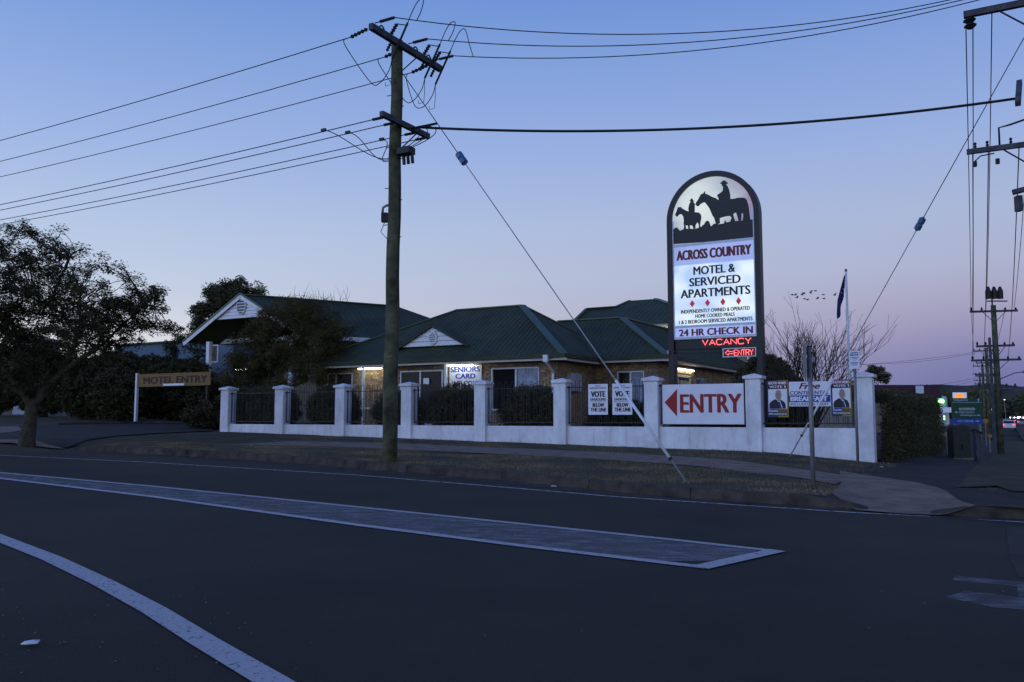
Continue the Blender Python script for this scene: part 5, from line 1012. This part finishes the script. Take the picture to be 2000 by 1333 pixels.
a, b = at(1864, 777, 80), at(1888, 767, 80); ps = thing('sun_logo_sign', 'white roadside pylon with an orange half sun lit from inside', 'sign', ground_pt(1876, 80)); MB().wbox(a.x, b.x, 80, 80.3, a.z - .25, b.z).build('panel', emit('lit white sign', (.55, .58, .75), .55), ps); q = at(1875, 777, 79.9)
MB().poly([(q.x + .42 * math.cos(k * math.pi / 14), 79.97, q.z - .02 + .40 * math.sin(k * math.pi / 14)) for k in range(15)]).build('half_sun', emit('orange sun', (1, .28, .03), 1.1), ps); MB().wbox(q.x - .08, q.x + .08, 80.1, 80.25, -1, a.z - .2).build('post', M_galv, ps)
Y = 52; a, b = at(1859.5, 818, Y), at(1918, 778, Y); gs_ = thing('direction_sign', 'green road direction sign with a blue CITY CENTRE strip beside the side street', 'road sign', ground_pt(1888, Y)); MB().wbox(a.x, b.x, Y, Y + .05, a.z, b.z).build('panel', mat('sign green', (.008, .07, .035), .5), gs_)
bl = at(1888, 828.5, Y); MB().wbox(a.x, b.x, Y, Y + .05, bl.z, a.z - .01).build('city_strip', mat('bright blue', (.012, .06, .42), .5), gs_)
pf = lambda u, v: Vector((u, Y - .006, v)); w_ = b.x - a.x; bx = lambda x0, x1, y0, y1: (at(x0, 800, Y).x, at(x1, 800, Y).x, at(1888, y1, Y).z, at(1888, y0, Y).z); MLT = mat('sign legend', (.55, .6, .6), .5)
for txt, q in (('Gilgandra', (1863, 1891, 779.5, 784.5)), ('Narromine', (1874, 1903, 803, 807.5)), ('Wellington', (1874, 1905, 809.5, 814)), ('CITY CENTRE', (1869, 1900, 821, 825))): letter(txt, bx(*q), pf, MLT, gs_, .02)
q = bx(1873, 1904, 797, 801.5); MB().poly([pf(q[0], q[2]), pf(q[1], q[2]), pf(q[1], q[3]), pf(q[0], q[3])]).build('route_plate', MLT, gs_); letter('MITCHELL HWY', bx(1874.5, 1902.5, 798, 800.6), lambda u, v: Vector((u, Y - .012, v)), M_ink, gs_, .02)
q = bx(1860, 1917.5, 786, 786.8); MB().poly([pf(q[0], q[2]), pf(q[1], q[2]), pf(q[1], q[3]), pf(q[0], q[3])]).build('divider', MLT, gs_)
def arrow(x, y, ang):
    o = at(x, y, Y); c_a, s_a = math.cos(ang), math.sin(ang); MB().poly([Vector((o.x + (u * c_a - v * s_a) * .09, Y - .006, o.z + (u * s_a + v * c_a) * .09)) for u, v in ((-1.2, .22), (0, .22), (0, .75), (1.2, 0), (0, -.75), (0, -.22), (-1.2, -.22))]).build('arrow', MLT, gs_)
arrow(1911, 782, R(90)); arrow(1868, 805.5, R(180)); arrow(1911, 811.5, 0); arrow(1909, 823, 0)
for x in (1866, 1912): q = ground_pt(x, Y); MB().wbox(q.x - .05, q.x + .05, Y + .06, Y + .16, q.z - .2, b.z - .1).build('post', M_galv, gs_)
q = ground_pt(1874, 34); n = 14; jb_ = thing('dark_service_cabinet', 'dark round-topped cabinet on the path at the end of the hedge', 'cabinet', q); r_ = 17 * 34 / FPX; zt = at(1874, 842, 34).z
o_ = [(-r_, q.z - .1), (-r_, zt)] + [(-r_ * math.cos(math.pi * k / n), zt + r_ * .75 * math.sin(math.pi * k / n)) for k in range(1, n)] + [(r_, zt), (r_, q.z - .1)]
g = MB(); g.slab([Vector((q.x + u, 34, v)) for u, v in o_], .5, Vector((0, 1, 0))); g.build('housing', mat('dark green cabinet', (.03, .035, .025), .6), jb_, bevel=.02); MB().wbox(q.x - r_ - .05, q.x + r_ + .05, 33.95, 34.55, q.z - .1, q.z + .08).build('plinth', M_conc, jb_)
MB().wbox(q.x - .03, q.x + .03, 33.97, 33.995, q.z + .4, q.z + .6).build('latch', M_iron, jb_)
q = ground_pt(1908, 27); bo = thing('grey_power_pillar', 'short grey service pillar leaning on the dirt strip before the street poles', 'bollard', q); zt = at(1905, 842, 27).z; MB().hexa([(q.x - .1, 27, q.z - .2), (q.x + .12, 27, q.z - .2), (q.x + .12, 27.2, q.z - .2), (q.x - .1, 27.2, q.z - .2), (q.x - .13, 27, zt), (q.x + .06, 27, zt - .1), (q.x + .06, 27.2, zt - .1), (q.x - .13, 27.2, zt)]).build('body', M_arm, bo, bevel=.015); MB().hexa([(q.x - .15, 26.97, zt + .001), (q.x + .08, 26.97, zt - .098), (q.x + .08, 27.23, zt - .098), (q.x - .15, 27.23, zt + .001), (q.x - .13, 26.97, zt + .06), (q.x + .09, 26.97, zt - .05), (q.x + .09, 27.23, zt - .05), (q.x - .13, 27.23, zt + .06)]).build('cap', M_iron, bo)
q = ground_pt(1846, 40); yb = thing('yellow_rail', 'short yellow barrier rail at the far end of the hedge', 'rail', q); a, b = at(1836, 852, 40), at(1854, 848, 40); MB().wbox(a.x, b.x, 40, 40.06, a.z, b.z + .08).build('rail', mat('dull cream rail', (.35, .30, .15), .7), yb)
for x in (a.x + .06, b.x - .06): MB().wbox(x - .03, x + .03, 40.07, 40.13, q.z - .2, b.z).build('post', M_galv, yb)
for k, (x, y, Y, lab) in enumerate(((1925.5, 823, 60, 'round yellow warning sign on the side street pole'), (1934, 852, 48, 'small orange marker low on the street pole'))):
    c = at(x, y, Y); d_ = thing('road_marker_sign', lab, 'sign', c); r_ = (5 if k == 0 else 4) * Y / FPX; g = MB(); g.slab([c + Vector((r_ * math.cos(2 * math.pi * i / 20), 0, r_ * math.sin(2 * math.pi * i / 20))) for i in range(20)], .03, Vector((0, 1, 0))); g.build('disc', mat('amber disc', (.45, .20, .02), .5), d_); gp0 = ground_pt(x, Y); MB().wbox(c.x - .03, c.x + .03, Y + .04, Y + .1, gp0.z, c.z + .1).build('post', M_galv, d_)
# cars on the far street
M_tail = emit('tail light', (1, .05, .04), 4); M_headl = emit('head light', (1, .97, .9), 22)
def car(label, x, Y, colr, away=True, dx=0):
    b = ground_pt(x, Y); b.z -= .1; th = thing('car', label, 'car', b, 'cars on the side street'); dl = 4.4; W2_ = .9
    prof = [(0, .35), (0, .95), (.25, 1.0), (.75, 1.45), (2.5, 1.5), (3.3, 1.02), (4.3, .88), (4.4, .4)]
    dv = Vector((.49, .87, 0)) if away else Vector((-.49, -.87, 0)); sv = Vector((dv.y, -dv.x, 0)); m = mat('car paint ' + label.split()[0], colr, .3, .03); g = MB(); n = len(prof)
    for sg in (-1, 1): g.v += [b + dv * y + sv * (sg * (W2_ - .16 * (z > 1.2))) + Vector((0, 0, z)) for y, z in prof]
    g.f = [tuple(range(n))[::-1], tuple(range(n, 2 * n))] + [(i, (i + 1) % n, n + (i + 1) % n, n + i) for i in range(n)]; g.build('body', m, th, bevel=.05)
    g = MB(); g.poly([b + dv * (.30 if away else 3.15) + sv * u * .72 + Vector((0, 0, 1.08)) - dv * .03 for u in (-1, 1)] + [b + dv * .66 + sv * u * .66 + Vector((0, 0, 1.40)) - dv * .03 for u in (1, -1)]) if away else g.poly([b + dv * 3.2 + sv * u * .72 + Vector((0, 0, 1.10)) + dv * .03 for u in (-1, 1)] + [b + dv * 2.6 + sv * u * .66 + Vector((0, 0, 1.44)) + dv * .05 for u in (1, -1)])
    g.build('window', M_glass, th)
    for y in (.8, 3.55):
        for sg in (-1, 1):
            wc = b + dv * y + sv * sg * .82 + Vector((0, 0, .32)); MB().path([wc - sv * .1, wc + sv * .1], .32, 14).build('wheel', M_ink, th)
    for sg in (-1, 1):
        lc = b + dv * (-.03 if away else 4.43) + sv * sg * .68 + Vector((0, 0, .85 if away else .7)); MB().path([lc - sv * .14, lc + sv * .14], .07 if away else .2, 8).build('tail_light' if away else 'headlight', M_tail if away else M_headl, th)
car('white car with red tail lights heading down the side street', 1966, 132, (.55, .57, .6)); car('silver car just ahead of the white car', 1962, 170, (.35, .36, .4)); car('dark car ahead near the lit headlights', 1972, 215, (.05, .05, .06)); car('grey car at the right edge with tail lights', 1992, 190, (.2, .2, .22))
for k, (x, Y) in enumerate(((1973, 330), (1980, 350), (1991, 370), (1999, 340))): car(['first', 'second', 'third', 'fourth'][k] + ' oncoming car with headlights on, counted from the left', x, Y, (.2, .2, .22), False)
# far trees and hills
def ridge(name, x0, x1, Y, tops, depth, m):
    g = MB(); n = len(tops)
    for k, yv in enumerate(tops):
        x = x0 + (x1 - x0) * k / (n - 1); p = at(x, yv, Y); g.v += [Vector((p.x, Y, -3)), p, Vector((p.x * 1.0, Y + depth, p.z * .9)), Vector((p.x, Y + depth * 2, -3))]
    for k in range(n - 1):
        for j in range(3): a = 4 * k + j; g.f.append((a, a + 1, a + 5, a + 4))
    return g.build(name, m, smooth=True)
random.seed(3); M_hill = mat('hill scrub', (.075, .08, .075), 1, .25, .01, spec=.05)
struct(ridge('hills', 1400, 2400, 2600, [753 + 1.5 * math.sin(k * .37) + 2 * math.sin(k * .9 + 1) for k in range(60)], 700, M_hill)); struct(ridge('hills', -900, 1420, 2600, [790 + 5 * math.sin(k * .3) for k in range(60)], 700, M_hill))
ft_ = thing('far_treeline', 'dark mass of far trees under the hills beyond the street', 'treeline', at(1950, 815, 420)); ft_['kind'] = 'stuff'; cl = []
for k in range(900):
    x = random.uniform(1770, 2150); Y = random.uniform(470, 620); topy = 772 - 10 * math.sin(x * .021 + 1) - 7 * math.sin(x * .06); y = random.uniform(topy + (6 if x < 1900 else 0), 814); cl.append(tuple(at(x, y, Y)))
leafmesh('foliage', cl, 4.6, 30, 2.8, M_pine, ft_, aspect=.6)
for k, (x, y, Y) in enumerate(((1951, 749.5, 300), (1938, 778, 260), (1961, 781, 320), (1935, 800, 200))):
    p = at(x, y, Y); gq = ground_pt(x, Y); th = thing('far_street_lamp', ['highest', 'second', 'third', 'lowest'][k] + ' tiny lit street lamp among the far trees', 'street lamp', gq, 'far street lamps'); MB().path([gq, Vector((p.x, Y, p.z))], .1, 6).build('post', M_galv, th); MB().path([p, p + Vector((.3, 0, 0))], .16, 8).build('lamp', emit('far lamp', (1, .9, .75), 4), th)
# birds
for k, (cx, cy) in enumerate(((403, 343), (442, 345), (460, 375), (522, 343), (542, 328), (552, 388), (584, 402), (624, 320), (678, 296), (702, 388), (773, 340), (778, 388), (907, 346))):
    c = at(1480 + cx * .165, 520 + cy * .165, 90); th = thing('bird', 'small dark bird in the loose flock beside the flag', 'bird', c, 'flock of birds'); f_ = random.uniform(-.12, .2)
    MB().path([c + Vector((-.16, 0, .02)), c + Vector((-.05, 0, .03)), c + Vector((.08, 0, 0)), c + Vector((.2, 0, -.03))], [.015, .05, .045, .01], 6).build('body', M_iron, th)
    for sg in (-1, 1): MB().poly([c + Vector((-.08, 0, .02)), c + Vector((.02, sg * .2, .12 + f_)), c + Vector((.1, sg * .42, .05 + f_)), c + Vector((.06, 0, .0))]).build('wing', M_iron, th)
# litter
def scrap(label, x, y, r, group=None, nm='paper_scrap'):
    s, t = ground_at(x, y); z = (road_z(s) if -t > dk(s) else G(s, t)) + .01; n = 7; g = MB(); c = F(s, t, z); ring = [c + Vector((r * math.cos(2 * math.pi * k / n) * random.uniform(.6, 1.2), .6 * r * math.sin(2 * math.pi * k / n) * random.uniform(.6, 1.2), random.uniform(0, r * .35))) for k in range(n)]
    top_ = c + Vector((0, 0, r * .4)); nb_ = len(g.v); g.v += ring + [top_] + [p + Vector((0, 0, -.004)) for p in ring]; g.f = [(k, (k + 1) % n, n) for k in range(n)] + [(k, n + 1 + k, n + 1 + (k + 1) % n, (k + 1) % n) for k in range(n)]
    return tag(g.build(nm, M_debris), label, 'litter', group)
scrap('crumpled white paper lying on the road at the bottom left', 62, 1262, .055); scrap('flattened white cup in the gutter below the stay wire', 1313, 972, .045); scrap('smaller white scrap beside the cup in the gutter', 1334, 974, .03); scrap('pale scrap in the gutter left of the timber pole', 415, 893, .05); scrap('pale flat scrap in the gutter right of the timber pole', 1082, 952, .05); scrap('tiny white scrap on the bitumen path at the corner', 1722, 914, .04); scrap('tiny white scrap on the verge left of the timber pole', 706, 885, .035)
M_stone = mat('road chips', (.13, .13, .13), .9); g = MB()
for k in range(90):
    x, y = (random.uniform(0, 520), random.uniform(1120, 1330)) if k < 60 else (random.uniform(0, 2000), random.uniform(960, 1330)); s, t = ground_at(x, y)
    if -t < dk(s) + .5: continue
    c = F(s, t, road_z(s) + .004); r_ = random.uniform(.002, .006); g.hexa([c + Vector((u * r_ * random.uniform(.6, 1.2), v * r_ * random.uniform(.6, 1.2), w_ * r_)) for w_ in (-.4, .7) for u, v in ((-1, -1), (1, -1), (1, 1), (-1, 1))])
tag(g.build('gravel', M_stone), 'loose chips and grit scattered on the asphalt', 'gravel', kind='stuff')

for o in bpy.data.objects:
    if '_o' in o: del o['_o']
